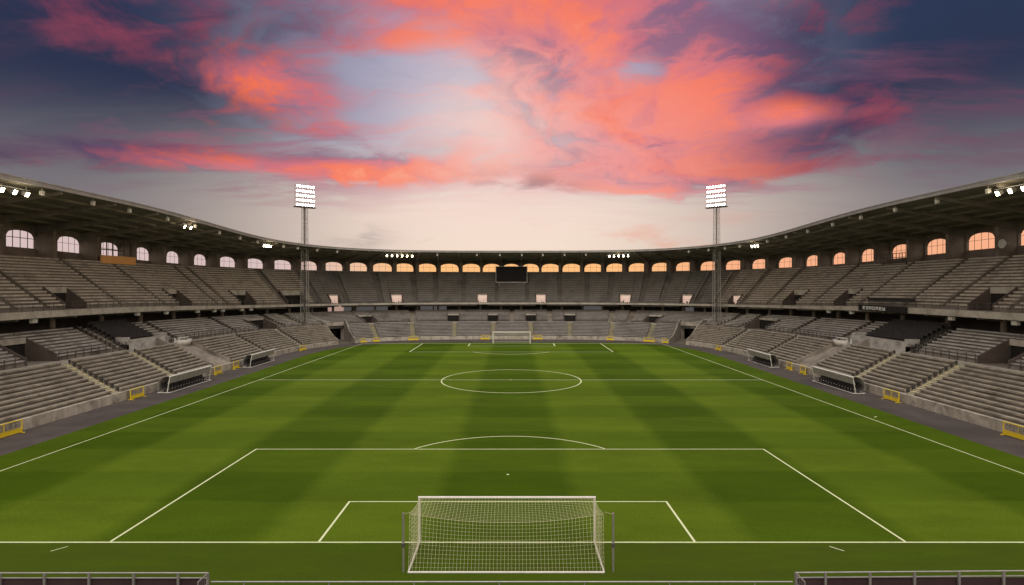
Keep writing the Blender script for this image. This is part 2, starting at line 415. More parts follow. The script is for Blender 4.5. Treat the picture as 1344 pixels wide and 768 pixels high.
front_aisles_px = [-12, 158, 234.6, 353, 398, 495, 543, 596, 646.6, 697, 748, 801, 850, 947, 1000, 1115, 1187.7, 1352]
edges_on = {-12, 158, 234.6, 495, 543, 596, 646.6, 697, 748, 801, 850, 1187.7, 1352, 1115}
FA = [(T(p, 0.), 1.5 if (p < 300 or p > 1010) else 1.15, p in edges_on, p < 440 or p > 900) for p in front_aisles_px]
FA += [(-(FA[0][0] * 0 + NEAR - 8), 1.5, True, True)] if False else []
RAMPL = (T(283, 0.), T(305, 0.)); RAMPR = (T(1042, 0.), T(1062, 0.))
rear_aisles_px = [150, 232, 309, 372, 400, 543, 696.9 - 25, 722, 801, 825, 944, 975, 1040, 1104, 1200]
RA = [(T(p, 9.3), 1.2, False, p < 440 or p > 900) for p in rear_aisles_px]
RV = [(T(55, 9.3), 4.0, 6, None), (T(351, 9.3), 4.2, 5, None), (T(992, 9.3), 4.6, 5, None), (T(1303, 9.3), 3.9, 6, None)] + \
     [(T(p, 9.3), 2.5, 4, None) for p in (487, 595, 647, 697, 748, 853)]
UV = [(T(p, 12.9), 3.4, 5, None) for p in (100, 243, 326, 390, 1036, 1102, 1287)] + [(T(p, 12.9), w, 3, 'glow') for p, w in ((441, 1.5), (521.5, 1.9), (633, 2.3), (710, 2.3), (820, 1.9), (899, 1.6), (962, 1.5))]
UA = []
for p in (57 - 40, 60, 157, 214, 283, 297, 372, 418, 455, 500, 545, 572, 608, 652, 692, 735, 770, 800, 842, 868, 915, 940, 975, 1010, 1068, 1130, 1190, 1240, 1328):
    UA.append((T(p, 13.), 1.0, False, False))
# keep aisles clear of the vomitories
def clear(ais, vom):
    out = []
    for a in ais:
        ok = True
        for v in vom:
            if abs(a[0] - v[0]) < v[1] / 2 + a[1] / 2 + .3:
                s = 1 if a[0] > v[0] else -1; a = (v[0] + s * (v[1] / 2 + a[1] / 2 + .35),) + a[1:]
        for q in out:
            if abs(q[0] - a[0]) < 2.2: ok = False
        if ok: out.append(a)
    return out
RA = clear(RA, RV); UA = clear(UA, UV)
PRL = (T(166, 9.3), T(216, 9.3)); PRR = (T(1122, 9.3), T(1192, 9.3))      # press enclosures with dark seats
RA = [a for a in RA if not any(p[0] - 1 < a[0] < p[1] + 1 for p in (PRL, PRR))]
RA += [(PRL[0] - .8, 1.4, False, True), (PRR[1] + .8, 1.4, False, True)]

for st, (a, b) in rng.items():
    gaps = [TNL, TNR, (RAMPL[0] - .01, RAMPL[1] + .01), (RAMPR[0] - .01, RAMPR[1] + .01)]
    fr_ = st is far
    section(st, a, b, 'F', FA, [], 'treadshade' if fr_ else 'tread', 'benchshadelow' if fr_ else 'bench', gaps)
    tg = [(TNL[0] - .3, TNL[1] + .3), (TNR[0] - .3, TNR[1] + .3)]
    section(st, a, b, 'R', RA, RV, 'treadshade' if fr_ else 'tread', 'benchshadelow' if fr_ else 'benchgrey', [PRL, PRR])
    section(st, a, b, 'U', UA, UV, 'treadshade' if fr_ else 'treadup', 'benchshade' if fr_ else 'benchup')
    # perimeter wall by the pitch (not across the tunnels), with vertical joints modelled as panels
    w = MB(); spans = []
    cur = a
    for g in (TNL, TNR):
        if g[0] < b and g[1] > a:
            if g[0] > cur: spans.append((cur, g[0]))
            cur = g[1]
    if cur < b: spans.append((cur, b))
    for (p, q) in spans:
        n = max(1, int((q - p) / 3.2)); L_ = (q - p) / n
        for i in range(n):
            wallrun(w, p + i * L_ + .02, p + (i + 1) * L_ - .02, 0, .40, (-.1, -.1), (1.0, .85))
        wallrun(w, p, q, .06, .38, (-.1, -.1), (.97, .82))
    w.build('perimeter_wall', 'wallc', st)
    # walkway between the lower sections
    w = MB()
    for (p, q) in spans: wallrun(w, p, q, 6.58, 9.32, (3.4, 2.9), (4.2, 3.7))
    w.build('walkway', 'conc_pale', st)
    for (p, q) in spans:
        cur = p
        stops = sorted([v for v in RV if p < v[0] < q])
        for v in stops:
            railing(st, cur, v[0] - v[1] / 2 - .3, 9.2, (4.2, 3.7), 1.05, 1.3, bars=(1., .5), r=.03, rp=.045); cur = v[0] + v[1] / 2 + .3
        railing(st, cur, q, 9.2, (4.2, 3.7), 1.05, 1.3, bars=(1., .5), r=.03, rp=.045)
    # concourse behind the lower tier: floor, rear wall, columns
    w = MB(); wallrun(w, a, b, 14.98, 19.2, (6.6, 5.7), (7.19, 6.29)); w.build('concourse_floor', 'conc', st)
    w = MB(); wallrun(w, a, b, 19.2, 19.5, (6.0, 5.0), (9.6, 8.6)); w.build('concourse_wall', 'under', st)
    for i, t in enumerate([p for p in PT if a < p < b]):
        w = MB(); x, y, _ = S(t, 15.6, 0)
        w.bar((x, y, zz(t, 7.1, 6.2)), (x, y, zz(t, 9.3, 8.3)), .32, 10); w.build('column', 'arcade', st)
        w = MB()
        w.hexa([S(t - .2, 12.5, zz(t, 8.95, 7.95)), S(t + .2, 12.5, zz(t, 8.95, 7.95)), S(t + .2, 19.2, zz(t, 8.4, 7.5)), S(t - .2, 19.2, zz(t, 8.4, 7.5)),
                S(t - .2, 12.5, zz(t, 9.25, 8.25)), S(t + .2, 12.5, zz(t, 9.25, 8.25)), S(t + .2, 19.2, zz(t, 9.25, 8.25)), S(t - .2, 19.2, zz(t, 9.25, 8.25))])
        w.build('gallery_beam', 'soffit', st)
    # gallery edge
    w = MB(); wallrun(w, a, b, 12.0, 12.95, (9.2, 8.16), (10.0, 8.6)); w.build('gallery_edge', 'conc_pale', st)
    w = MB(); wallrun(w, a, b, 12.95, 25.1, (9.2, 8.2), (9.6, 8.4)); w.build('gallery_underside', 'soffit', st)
    railing(st, a, b, 12.1, (10.0, 8.6), 1.0, 1.5, bars=(1., .55), r=.025, rp=.035)
    # back of the upper tier and arcade
    w = MB(); wallrun(w, a, b, 21.95, 25.1, (16.0, 15.9), (16.64, 16.59)); w.build('top_gangway', 'conc', st)
    w = MB(); wallrun(w, a, b, 25.42, 25.7, (0, 0), (16.4, 16.3)); w.build('outer_wall', 'arcade', st)
    # roof
    w = MB()
    rr = []
    for t in stations(a, b, 2.2):
        rr.append([S(t, 7.25, zz(t, 23.80, 21.6)), S(t, 26.4, zz(t, 21.7, 20.0)), S(t, 26.4, zz(t, 22.4, 20.5)), S(t, 7.25, zz(t, 24.2, 21.95))])
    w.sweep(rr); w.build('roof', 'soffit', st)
    w = MB(); rr = []; r2 = []; r3 = []
    for t in stations(a, b, 2.2):
        rr.append([S(t, 7.0, zz(t, 23.78, 21.58)), S(t, 7.25, zz(t, 23.78, 21.58)), S(t, 7.25, zz(t, 24.22, 21.97)), S(t, 7.0, zz(t, 24.22, 21.97))])
        r2.append([S(t, 6.9, zz(t, 24.22, 21.97)), S(t, 7.6, zz(t, 24.22, 21.97)), S(t, 7.6, zz(t, 24.30, 22.05)), S(t, 6.9, zz(t, 24.30, 22.05))])
    w.sweep(rr); w.sweep(r2); w.build('roof_fascia', 'fascia', st)
    mids = []
    allp = [p for p in PT if a < p <= b]
    for i, t in enumerate(allp):
        w = MB()      # rib hanging under the canopy, deep at the back
        q = .17
        w.hexa([S(t - q, 7.4, zz(t, 23.45, 21.3)), S(t + q, 7.4, zz(t, 23.45, 21.3)), S(t + q, 25.05, zz(t, 20.7, 19.3)), S(t - q, 25.05, zz(t, 20.7, 19.3)),
                S(t - q, 7.4, zz(t, 23.83, 21.63)), S(t + q, 7.4, zz(t, 23.83, 21.63)), S(t + q, 25.05, zz(t, 21.9, 20.2)), S(t - q, 25.05, zz(t, 21.9, 20.2))])
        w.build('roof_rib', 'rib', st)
        w = MB()      # radial pier between the arches
        q = .3; t = t + (.3 if t < -12 else (-.3 if t > 12 else 0))
        w.hexa([S(t - q, 22.5, zz(t, 15.8, 15.9)), S(t + q, 22.5, zz(t, 15.8, 15.9)), S(t + q, 25.05, zz(t, 16.0, 15.9)), S(t - q, 25.05, zz(t, 16.0, 15.9)),
                S(t - q, 22.5, zz(t, 22.2, 20.4)), S(t + q, 22.5, zz(t, 22.2, 20.4)), S(t + q, 25.05, zz(t, 21.95, 20.2)), S(t - q, 25.05, zz(t, 21.95, 20.2))])
        w.build('pier', 'arcade', st)
    # purlins
    for uu in (10, 13, 16, 19, 22):
        f = (uu - 7.25) / 19.15
        w = MB(); w.sweep([[S(t, uu - .12, zz(t, 23.8, 21.6) * (1 - f) + zz(t, 21.7, 20.) * f - .28), S(t, uu + .12, zz(t, 23.8, 21.6) * (1 - f) + zz(t, 21.7, 20.) * f - .28),
                            S(t, uu + .12, zz(t, 23.8, 21.6) * (1 - f) + zz(t, 21.7, 20.) * f + .02), S(t, uu - .12, zz(t, 23.8, 21.6) * (1 - f) + zz(t, 21.7, 20.) * f + .02)] for t in stations(a, b)])
        w.build('roof_purlin', 'rib', st)
    # bays
    WIN = [(8.5, 48), (76, 107.4), (130.5, 158), (178.5, 198), (219, 236.5), (255, 272), (288, 310), (322.5, 346.4), (357, 383), (393, 416.6), (425, 450), (457, 482), (489, 514.5),
           (1021, 1042.5), (1057, 1075), (1092, 1110), (1129, 1148.5), (1168.6, 1193), (1214, 1243), (1268, 1305), (1336, 1384), (986.5, 1008), (952, 976), (919, 942.5), (887, 912)]
    for t0, t1 in zip(PT, PT[1:]):
        if not (a <= t0 < b): continue
        L_ = t1 - t0; o0, o1 = t0 + .32, t1 - .32; n = 16; w = MB(); hit = False
        for xa, xb in WIN:
            wa, wb = T(xa, 25.), T(xb, 25.)
            if t0 - .5 < (wa + wb) / 2 < t1 + .5 and abs((wa + wb) / 2) > 25: o0, o1 = max(wa, t0 + .02), min(wb, t1 - .02); hit = True
        if not hit and abs(t0) > 60:
            if t0 < 0: o0 = t0 + 3.6
            else: o1 = t1 - 3.6
        def arch(t):
            f = (t - o0) / (o1 - o0); c = 2 * f - 1; s = zz(t, 20.05, 18.15); ap = zz(t, 20.95, 19.4)
            return s + (ap - s) * math.sqrt(max(0, 1 - abs(c) ** 2.3))
        ts = [o0 + (o1 - o0) * k / n for k in range(n + 1)]
        sill = lambda t: zz(t, 18.4, 17.0)
        w.sweep([[S(t, 25.05, 15.9), S(t, 25.45, 15.9), S(t, 25.45, sill(t)), S(t, 25.05, sill(t))] for t in ts])
        w.sweep([[S(t, 25.05, arch(t)), S(t, 25.45, arch(t)), S(t, 25.45, zz(t, 22.0, 20.3)), S(t, 25.05, zz(t, 22.0, 20.3))] for t in ts])
        for (p, q) in ((t0, o0), (o1, t1)):
            w.sweep([[S(t, 25.05, 15.9), S(t, 25.45, 15.9), S(t, 25.45, zz(t, 22.0, 20.3)), S(t, 25.05, zz(t, 22.0, 20.3))] for t in (p, q)])
        w.build('arcade_bay', 'arcade', st)
        fb_ = .05 if abs(t0) > 95 else .028; fr = MB(); hb = lambda t: zz(t, 19.85, 18.35); ue = 25.25
        fr.path([S(t, ue, hb(t)) for t in ts[::4]], fb_ * 1.2, 4)
        fr.path([S(t, ue, arch(t) - .03) for t in ts], fb_, 4)
        fr.path([S(t, ue, sill(t) + .04) for t in ts[::4]], .05, 4)
        nv = 3 if L_ > 7 else 2
        for k in range(1, nv + 1):
            t = o0 + (o1 - o0) * k / (nv + 1); fr.bar(S(t, ue, sill(t)), S(t, ue, arch(t)), fb_, 4)
        fr.build('arched_window', 'frame', st)

# tunnels in the corners
for st, (a, b) in ((left, TNL), (right, TNR)):
    w = MB()
    for (x0, x1) in ((a - .02, a + .3), (b - .3, b + .02)):
        rings = []
        for u, z in ((0, 1.0), (2.2, 1.7), (4.4, 2.9), (6.6, 4.3), (9.3, 5.0), (9.9, 5.1)):
            rings.append([S(x0, u, -.1), S(x1, u, -.1), S(x1, u, z), S(x0, u, z)])
        w.sweep(rings); w.build('tunnel_wall', 'conc', st); w = MB()
    w = MB(); w.hexa([S(a, 9.0, 3.5), S(b, 9.0, 3.5), S(b, 9.6, 3.5), S(a, 9.6, 3.5), S(a, 9.0, 4.35), S(b, 9.0, 4.35), S(b, 9.6, 4.35), S(a, 9.6, 4.35)]); w.build('tunnel_lintel', 'conc_pale', st)
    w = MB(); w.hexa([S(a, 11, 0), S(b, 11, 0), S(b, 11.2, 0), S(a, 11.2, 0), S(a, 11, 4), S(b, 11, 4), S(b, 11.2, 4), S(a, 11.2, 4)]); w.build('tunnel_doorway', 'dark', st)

# smooth ramps at mid-stand with side walls and the rounded white box on top
for st, (a, b), s in ((left, RAMPL, 1), (right, RAMPR, -1)):
    w = MB(); w.hexa([S(a, .4, 0), S(b, .4, 0), S(b, 6.6, 0), S(a, 6.6, 0), S(a, .4, .95), S(b, .4, .95), S(b, 6.6, 3.9), S(a, 6.6, 3.9)]); w.build('sloping_slab', 'conc', st)
    w = MB()
    for (x0, x1) in ((a - .25, a + .05), (b - .05, b + .25)):
        w.hexa([S(x0, .4, 0), S(x1, .4, 0), S(x1, 8.6, 0), S(x0, 8.6, 0), S(x0, .4, 1.5), S(x1, .4, 1.5), S(x1, 8.6, 5.3), S(x0, 8.6, 5.3)]); w.build('ramp_wall', 'conc', st); w = MB()
for (pa, st) in ((PRL, left), (PRR, right)):
    terrace(st, pa[0], pa[1], 'R', 2, 'treadup', 'benchgrey', seats=True)
    w = MB(); wallrun(w, pa[0], pa[1], 8.7, 8.95, (4.1, 4.1), (5.45, 5.3)); wallrun(w, pa[0], pa[0] + .2, 8.95, 10.9, (4.1, 4.1), (5.9, 5.9)); wallrun(w, pa[1] - .2, pa[1], 8.95, 10.9, (4.1, 4.1), (5.9, 5.9))
    wallrun(w, pa[0], pa[1], 8.95, 10.6, (4.1, 4.1), (4.9, 4.9)); w.build('enclosure_parapet', 'benchgrey', st)
    w = MB(); wallrun(w, pa[0] + .2, pa[1] - .2, 8.96, 9.6, (5.0, 4.9), (5.5, 5.35)); w.build('desk', 'conc_pale', st)

# pale patches under the gallery as added glowing panels, brightest for an outside opening
for px, wd, g in ((441, 2.3, 1), (456, 1.2, 0), (474, 1.4, 0), (487, 2.6, 0), (500, 2.2, 0), (560, 2.4, 0), (578, 2.6, 0), (771, 2.2, 0), (785, 2.0, 0), (905, 1.2, 0)):
    t = T(px, 19.); st = left if t < SPL else (right if t > SPR else far)
    w = MB(); w.hexa([S(t - wd / 2, 19.0, zz(t, 7.3, 6.5)), S(t + wd / 2, 19.0, zz(t, 7.3, 6.5)), S(t + wd / 2, 19.15, zz(t, 7.3, 6.5)), S(t - wd / 2, 19.15, zz(t, 7.3, 6.5)),
                      S(t - wd / 2, 19.0, zz(t, 9.0, 8.1)), S(t + wd / 2, 19.0, zz(t, 9.0, 8.1)), S(t + wd / 2, 19.15, zz(t, 9.0, 8.1)), S(t - wd / 2, 19.15, zz(t, 9.0, 8.1))])
    w.build('glow_panel', 'glow' if g else 'glowdim', st)

# ------------------------------------------------------------------ loose things on the stands
def local_frame(t, u, z):
    x, y, nx, ny = base(t); rz = math.atan2(ny, nx) - math.pi / 2      # local +Y points outward, +X along the stand
    return (x + nx * u, y + ny * u, z), rz
ORD = ['first', 'second', 'third', 'fourth', 'fifth', 'sixth', 'seventh', 'eighth', 'ninth', 'tenth', 'eleventh', 'twelfth']

# lit roof floodlights, one row of lamps on a bar
def flood_row(px0, px1, n, label, u=8.0, size=.36):
    ta, tb = T(px0, u), T(px1, u); tc = (ta + tb) / 2
    zr = zz(tc, 23.72, 21.5)
    loc, rz = local_frame(tc, u, zr - .9); half = abs(tb - ta) / 2
    o = thing('roof_floodlight', label, 'floodlight', loc, rz, 'lit floodlight rows under the roof edge')
    w = MB(); w.bar((-half - .4, 0, .45), (half + .4, 0, .45), .05, 6)
    for q in (-half, half): w.bar((q, 0, .45), (q, .15, 1.0), .04, 6)
    w.build('bracket', 'steel', o)
    for i in range(n):
        x = -half + 2 * half * i / max(1, n - 1)
        h = MB(); h.hexa([(x - size / 2, .05, -.25), (x + size / 2, .05, -.25), (x + size / 2, .45, 0), (x - size / 2, .45, 0),
                          (x - size / 2, -.15, .2), (x + size / 2, -.15, .2), (x + size / 2, .3, .4), (x - size / 2, .3, .4)])
        hh = h.build('lamp_housing', 'steel', o)
        g = MB(); e = .04
        g.hexa([(x - size / 2 + e, .02, -.23), (x + size / 2 - e, .02, -.23), (x + size / 2 - e, -.03, -.22), (x - size / 2 + e, -.03, -.22),
                (x - size / 2 + e, -.16, .18), (x + size / 2 - e, -.16, .18), (x + size / 2 - e, -.21, .18), (x - size / 2 + e, -.21, .18)])
        g.build('lens', 'lamproof', hh)
    pl = bpy.data.lights.new('roof_lamp_light', 'POINT'); pl.energy = 130; pl.color = (1, .84, .55); pl.shadow_soft_size = .5
    po = bpy.data.objects.new('roof_lamp_light', pl); C.objects.link(po); x, y, _ = S(tc, 6.9, 0); po.location = (x, y, zr - 1.25)
    return o
flood_row(2, 35, 3, 'row of three lit roof floodlights nearest the left edge of the photo', size=.42)
flood_row(242, 250, 2, 'pair of lit floodlights under the left roof edge above the fifth arch', size=.36)
flood_row(346, 357, 4, 'four small lit floodlights close together left of the left mast')
flood_row(506, 545, 6, 'row of six lit floodlights under the far roof left of the scoreboard')
flood_row(797, 826, 5, 'row of five lit floodlights under the far roof right of the scoreboard')
flood_row(985, 995, 3, 'three lit floodlights under the roof edge just right of the right mast', size=.34)
flood_row(1310, 1344, 3, 'row of lit roof floodlights nearest the right edge of the photo', size=.42)

# white loudspeaker boxes hung below the roof edge
def speaker_root(px, label, u=7.7, drop=.6, s=.34, group='white boxes hung below the roof edge'):
    t = T(px, u); loc, rz = local_frame(t, u, zz(t, 23.8, 21.6) - drop)
    o = thing('loudspeaker', label, 'loudspeaker', loc, rz, group)
    w = MB(); w.hexa([(-s / 2, -.15, -.26), (s / 2, -.15, -.26), (s / 2, .18, -.18), (-s / 2, .18, -.18), (-s / 2, -.2, .26), (s / 2, -.2, .26), (s / 2, .18, .26), (-s / 2, .18, .26)])
    w.build('cabinet', 'whitebox', o)
    w = MB(); w.bar((0, 0, .3), (0, 0, drop), .05, 6); w.build('hanger', 'steel', o)
    return o
SPK_L = [55, 122, 170, 220, 256, 288, 315, 338, 375, 396.5, 426, 453]
SPK_R = [1297, 1230, 1175, 1130, 1093, 1060, 1032, 1007, 968, 945, 920, 893]
for i, p in enumerate(SPK_L): speaker_root(p, "white box hung below the left roof edge, %s from the photo's left end" % ORD[i])
for i, p in enumerate(SPK_R): speaker_root(p, "white box hung below the right roof edge, %s from the photo's right end" % ORD[i])
for i, p in enumerate([574, 626, 656, 685, 712.5, 741, 769]):
    speaker_root(p, 'small pale box under the far roof edge, %s of seven counted from the left' % ORD[i], s=.4)
# boxes under the gallery
def gallery_box(px, label):
    t = T(px, 12.6); loc, rz = local_frame(t, 12.7, zz(t, 9.2, 8.16) - .33)
    o = thing('loudspeaker', label, 'loudspeaker', loc, rz, 'pale boxes fixed under the gallery edge')
    MB().hexa([(-.35, -.2, -.25), (.35, -.2, -.25), (.35, .2, -.25), (-.35, .2, -.25), (-.35, -.25, .22), (.35, -.25, .22), (.35, .2, .22), (-.35, .2, .22)]).build('cabinet', 'whitebox', o)
    MB().bar((0, 0, .2), (0, 0, .34), .06, 6).build('hanger', 'steel', o)
for i, p in enumerate([45, 181, 219, 260, 282, 293, 318, 330]): gallery_box(p, 'pale box fixed under the left gallery edge, %s counted from the left' % ORD[i])
for i, p in enumerate([1332, 1248, 1117, 1087]): gallery_box(p, 'pale box fixed under the right gallery edge, %s counted from the right' % ORD[i])
# round loudspeaker on a pier at the far right
t = T(1322, 22.); loc, rz = local_frame(t, 21.8, 18.6)
o = thing('horn_loudspeaker', 'round white horn on the pier between the two rightmost arches', 'loudspeaker', loc, rz)
w = MB(); w.bar((0, -.5, 0), (0, 0, 0), .62, 16, .22); w.build('horn', 'whitebox', o)
w = MB(); w.bar((0, 0, 0), (0, .3, 0), .14, 8); w.build('driver', 'steel', o)

# scoreboard
D_ = F / 4.78; sx = (671.3 - VX) / 4.78 + CX0; sy = CY0 + D_; zt = 13 + 25.5 / 4.78; zb = 13 + 5.0 / 4.78
o = thing('scoreboard', 'dark switched off video screen in a grey frame above the far goal', 'scoreboard', (sx, sy, zb))
H_ = zt - zb; w_ = 4.2
MB().box((-w_, -.02, .1), (w_, .3, H_)).build('screen', 'screen', o)
fr = MB(); fr.box((-w_ - .15, -.1, -.12), (w_ + .15, .34, .1)).box((-w_ - .15, -.1, .1), (-w_, .34, H_)).box((w_, -.1, .1), (w_ + .15, .34, H_)).box((-w_ - .15, -.1, H_), (w_ + .15, .34, H_ + .08))
fr.build('screen_frame', 'steel', o)
fr = MB()
for q in (-3.4, 3.4): fr.bar((q, .45, -4.0), (q, .45, .4), .14, 6)
fr.bar((-w_, .5, 2.), (w_, .5, 2.), .1, 6); fr.build('support', 'steel', o)

# dark banner with white letters on the right gallery, and a long dark board above it
t0, t1 = T(1127, 11.8), T(1190, 11.8)
o = thing('banner', 'long black banner with blurred white lettering hung on the right gallery edge', 'banner', (0, 0, 0))
w = MB(); w.sweep([[S(t, 11.75, 9.15), S(t, 11.9, 9.15), S(t, 11.9, 10.05), S(t, 11.75, 10.05)] for t in stations(t0, t1, 1.5)]); w.build('banner_cloth', 'black', o)
w = MB(); t = t1 - 5.6 if False else t0 + .55 * 0 + 1.2
hs = [1, .6, 1, 1, .8, 1, 1, 1, .7, 1, .9, 1, 1, .8]
# strokes of unreadable small capitals: verticals and cross bars
k = 0; tt = min(t0, t1) + 1.2; span = abs(t1 - t0)
while tt < min(t0, t1) + span * .58:
    zb_, zt_ = 9.35, 9.35 + .5
    for kind in random.sample(['l', 'r', 't', 'm', 'b'], 4):
        ww = .55
        if kind == 'l': seg = (tt, tt + .1, zb_, zt_)
        elif kind == 'r': seg = (tt + ww - .1, tt + ww, zb_, zt_)
        elif kind == 't': seg = (tt, tt + ww, zt_ - .1, zt_)
        elif kind == 'm': seg = (tt, tt + ww, zb_ + .2, zb_ + .3)
        else: seg = (tt, tt + ww, zb_, zb_ + .1)
        a, b, c, d = seg; uo = 11.73 - .004 * len(kind + str(k)) - .003 * 'lrtmb'.index(kind)
        w.hexa([S(a, uo, c), S(b, uo, c), S(b, 11.755, c), S(a, 11.755, c), S(a, uo, d), S(b, uo, d), S(b, 11.755, d), S(a, 11.755, d)])
    tt += .8; k += 1
w.build('lettering', 'letters', o)
t0, t1 = T(1143, 13.), T(1205, 13.)
o = thing('long_board', 'long plain dark board above the right gallery railing over the black banner', 'board', (0, 0, 0))
MB().sweep([[S(t, 12.5, 10.75), S(t, 12.6, 10.75), S(t, 12.6, 11.2), S(t, 12.5, 11.2)] for t in stations(t0, t1, 1.5)]).build('board_face', 'black', o)
w = MB()
for t in stations(t0, t1, 3): w.bar(S(t, 12.65, 9.95), S(t, 12.65, 11.1), .04, 5)
w.build('board_post', 'rail', o)

# orange-fronted commentary gallery below the third arch on the left; dark lattice on the right
t0, t1 = T(131, 21.6), T(176, 21.6)
o = thing('commentary_gallery', 'orange-fronted booth below the third arch on the left', 'commentary booth', (0, 0, 0))
MB().sweep([[S(t, 21.3, 16.65), S(t, 21.55, 16.65), S(t, 21.55, 17.95), S(t, 21.3, 17.95)] for t in stations(t0, t1)]).build('front_panel', 'orange', o)
w = MB()
for t in stations(t0 + .2, t1 - 2.5, 1.6): w.bar(S(t, 21.6, 16.7), S(t, 21.6, 20.6), .09, 5)
for z in (18.9, 20.5): w.path([S(t0 + .2, 21.6, z), S(t1 - 2.5, 21.6, z)], .09, 5)
w.bar(S(t1 - .8, 21.6, 16.7), S(t1 - .8, 21.6, 20.5), .2, 6)
w.build('booth_frame', 'frame', o)
t0, t1 = T(1160, 21.6), T(1193, 21.6)
o = thing('camera_gantry', 'dark lattice platform with railings in front of an arch on the right', 'platform', (0, 0, 0))
MB().sweep([[S(t, 21.0, 16.9), S(t, 22.3, 16.9), S(t, 22.3, 17.1), S(t, 21.0, 17.1)] for t in stations(t0, t1)]).build('deck', 'frame', o)
w = MB()
for t in stations(t0, t1, .8): w.bar(S(t, 21.05, 17.1), S(t, 21.05, 18.5), .05, 4)
for z in (17.8, 18.5): w.path([S(t, 21.05, z) for t in stations(t0, t1)], .07, 4)
w.build('guard_rail', 'frame', o)
w = MB()
for t in (t0 + .2, t1 - .2): w.bar(S(t, 21.3, 15.6), S(t, 21.3, 16.95), .1, 5)
w.build('strut', 'frame', o)

# rounded white box on top of each ramp
for px, lab, sd in ((247, 'rounded white enclosure with a table above the left ramp', 'l'), (1098, 'rounded white enclosure with a table above the right ramp', 'r')):
    t = T(px, 6.2); loc, rz = local_frame(t, 7.2, 4.05)
    o = thing('rounded_enclosure', lab, 'enclosure', loc, rz)
    w = MB(); n = 14; ring = []
    for k in range(n + 1):
        an = math.pi + math.pi * k / n; c, s = math.cos(an), math.sin(an)
        ring.append([(c * 1.1, s * 1.0, -.4), (c * 1.5, s * 1.4, .7), (c * 1.38, s * 1.28, .7), (c * 1.0, s * .9, -.25)])
    w.sweep(ring); w.build('curved_front', 'whitebox', o, True)
    MB().box((-1.1, -.7, -.4), (1.1, 1.0, -.25)).build('floor', 'conc_pale', o)
    w = MB(); w.box((-.9, -.6, .95), (.9, .2, 1.02))
    for q in ((-.8, -.5), (.8, -.5), (-.8, .1), (.8, .1)): w.bar((q[0], q[1], -.25), (q[0], q[1], .95), .04, 5)
    w.build('table', 'whitebox', o)
    for q in (-.6, .5):
        w = MB(); w.box((q, .4, .2), (q + .45, .8, .28)).box((q, .75, .28), (q + .45, .82, .9))
        for e in ((.03, .43), (.42, .43), (.03, .77), (.42, .77)): w.bar((q + e[0], e[1], -.25), (q + e[0], e[1], .2), .025, 4)
        w.build('chair', 'white', o)

# ------------------------------------------------------------------ yellow barriers
def barrier(px, wd, label, u=-.55, h=1.15):
    t = T(px, u); loc, rz = local_frame(t, u, .008)
    o = thing('barrier', label, 'barrier', loc, rz, 'yellow barriers along the foot of the stands')
    w = MB(); hw = wd / 2
    for x in (-hw, hw): w.bar((x, 0, .02), (x, 0, h), .05, 6)
    w.bar((-hw, 0, h), (hw, 0, h), .05, 6); w.bar((-hw, 0, .42), (hw, 0, .42), .04, 6); w.bar((0, 0, .3), (0, 0, h), .04, 6)
    w.build('barrier_frame', 'yellow', o)
    MB().box((-hw + .03, -.06, .06), (hw - .03, .02, .36)).build('base_board', 'yellow', o)
    for x in (-hw * .95, hw * .95): MB().box((x - .04, -.35, 0), (x + .04, .3, .05)).build('foot', 'yellow', o)
    w = MB(); x = -hw + .18
    while x < hw - .3:
        w.box((x, -.03, .5), (x + .26, .015, h - .12)); x += .40
    w.build('printed_panel', 'purple', o)
for px, wd, lab in ((5, 3.6, 'large yellow barrier at the left edge of the photo'),
                    (180, 2.3, 'yellow barrier at the left yellow stairway just before the long dugout'),
                    (286, 1.8, 'yellow barrier at the far end of the nearer left dugout'), (310, 1.7, 'yellow barrier at the near end of the farther left dugout'),
                    (397.5, 2.0, 'yellow barrier by the left stand just before the corner tunnel'),
                    (477, 1.3, 'yellow barrier beside the left corner tunnel, by the left corner of the pitch'),
                    (494, 1.5, 'yellow barrier at the leftmost aisle of the far stand'),
                    (542.5, 2.2, 'yellow barrier at the second aisle from the left of the far stand'),
                    (637, 2.0, 'yellow barrier just left of the far goal'), (706, 2.1, 'yellow barrier just right of the far goal'),
                    (801, 1.6, 'yellow barrier midway between the far goal and the right corner tunnel'),
                    (852, 2.6, 'long yellow barrier at the rightmost aisle of the far stand'), (873, 1.4, 'short yellow barrier beside the right corner tunnel'),
                    (943, 1.7, 'yellow barrier at the foot of the right stand just past the corner tunnel'),
                    (1036, 1.5, 'yellow barrier at the near end of the farther right dugout'), (1054, 1.4, 'yellow barrier at the far end of the nearer right dugout'),
                    (1170, 2.5, 'yellow barrier on the right asphalt at the foot of the yellow stairway'), (1337, 3.0, 'large yellow barrier at the right edge of the photo')):
    barrier(px, wd, lab, h=1.15 if (px < 320 or px > 1020) else .95)

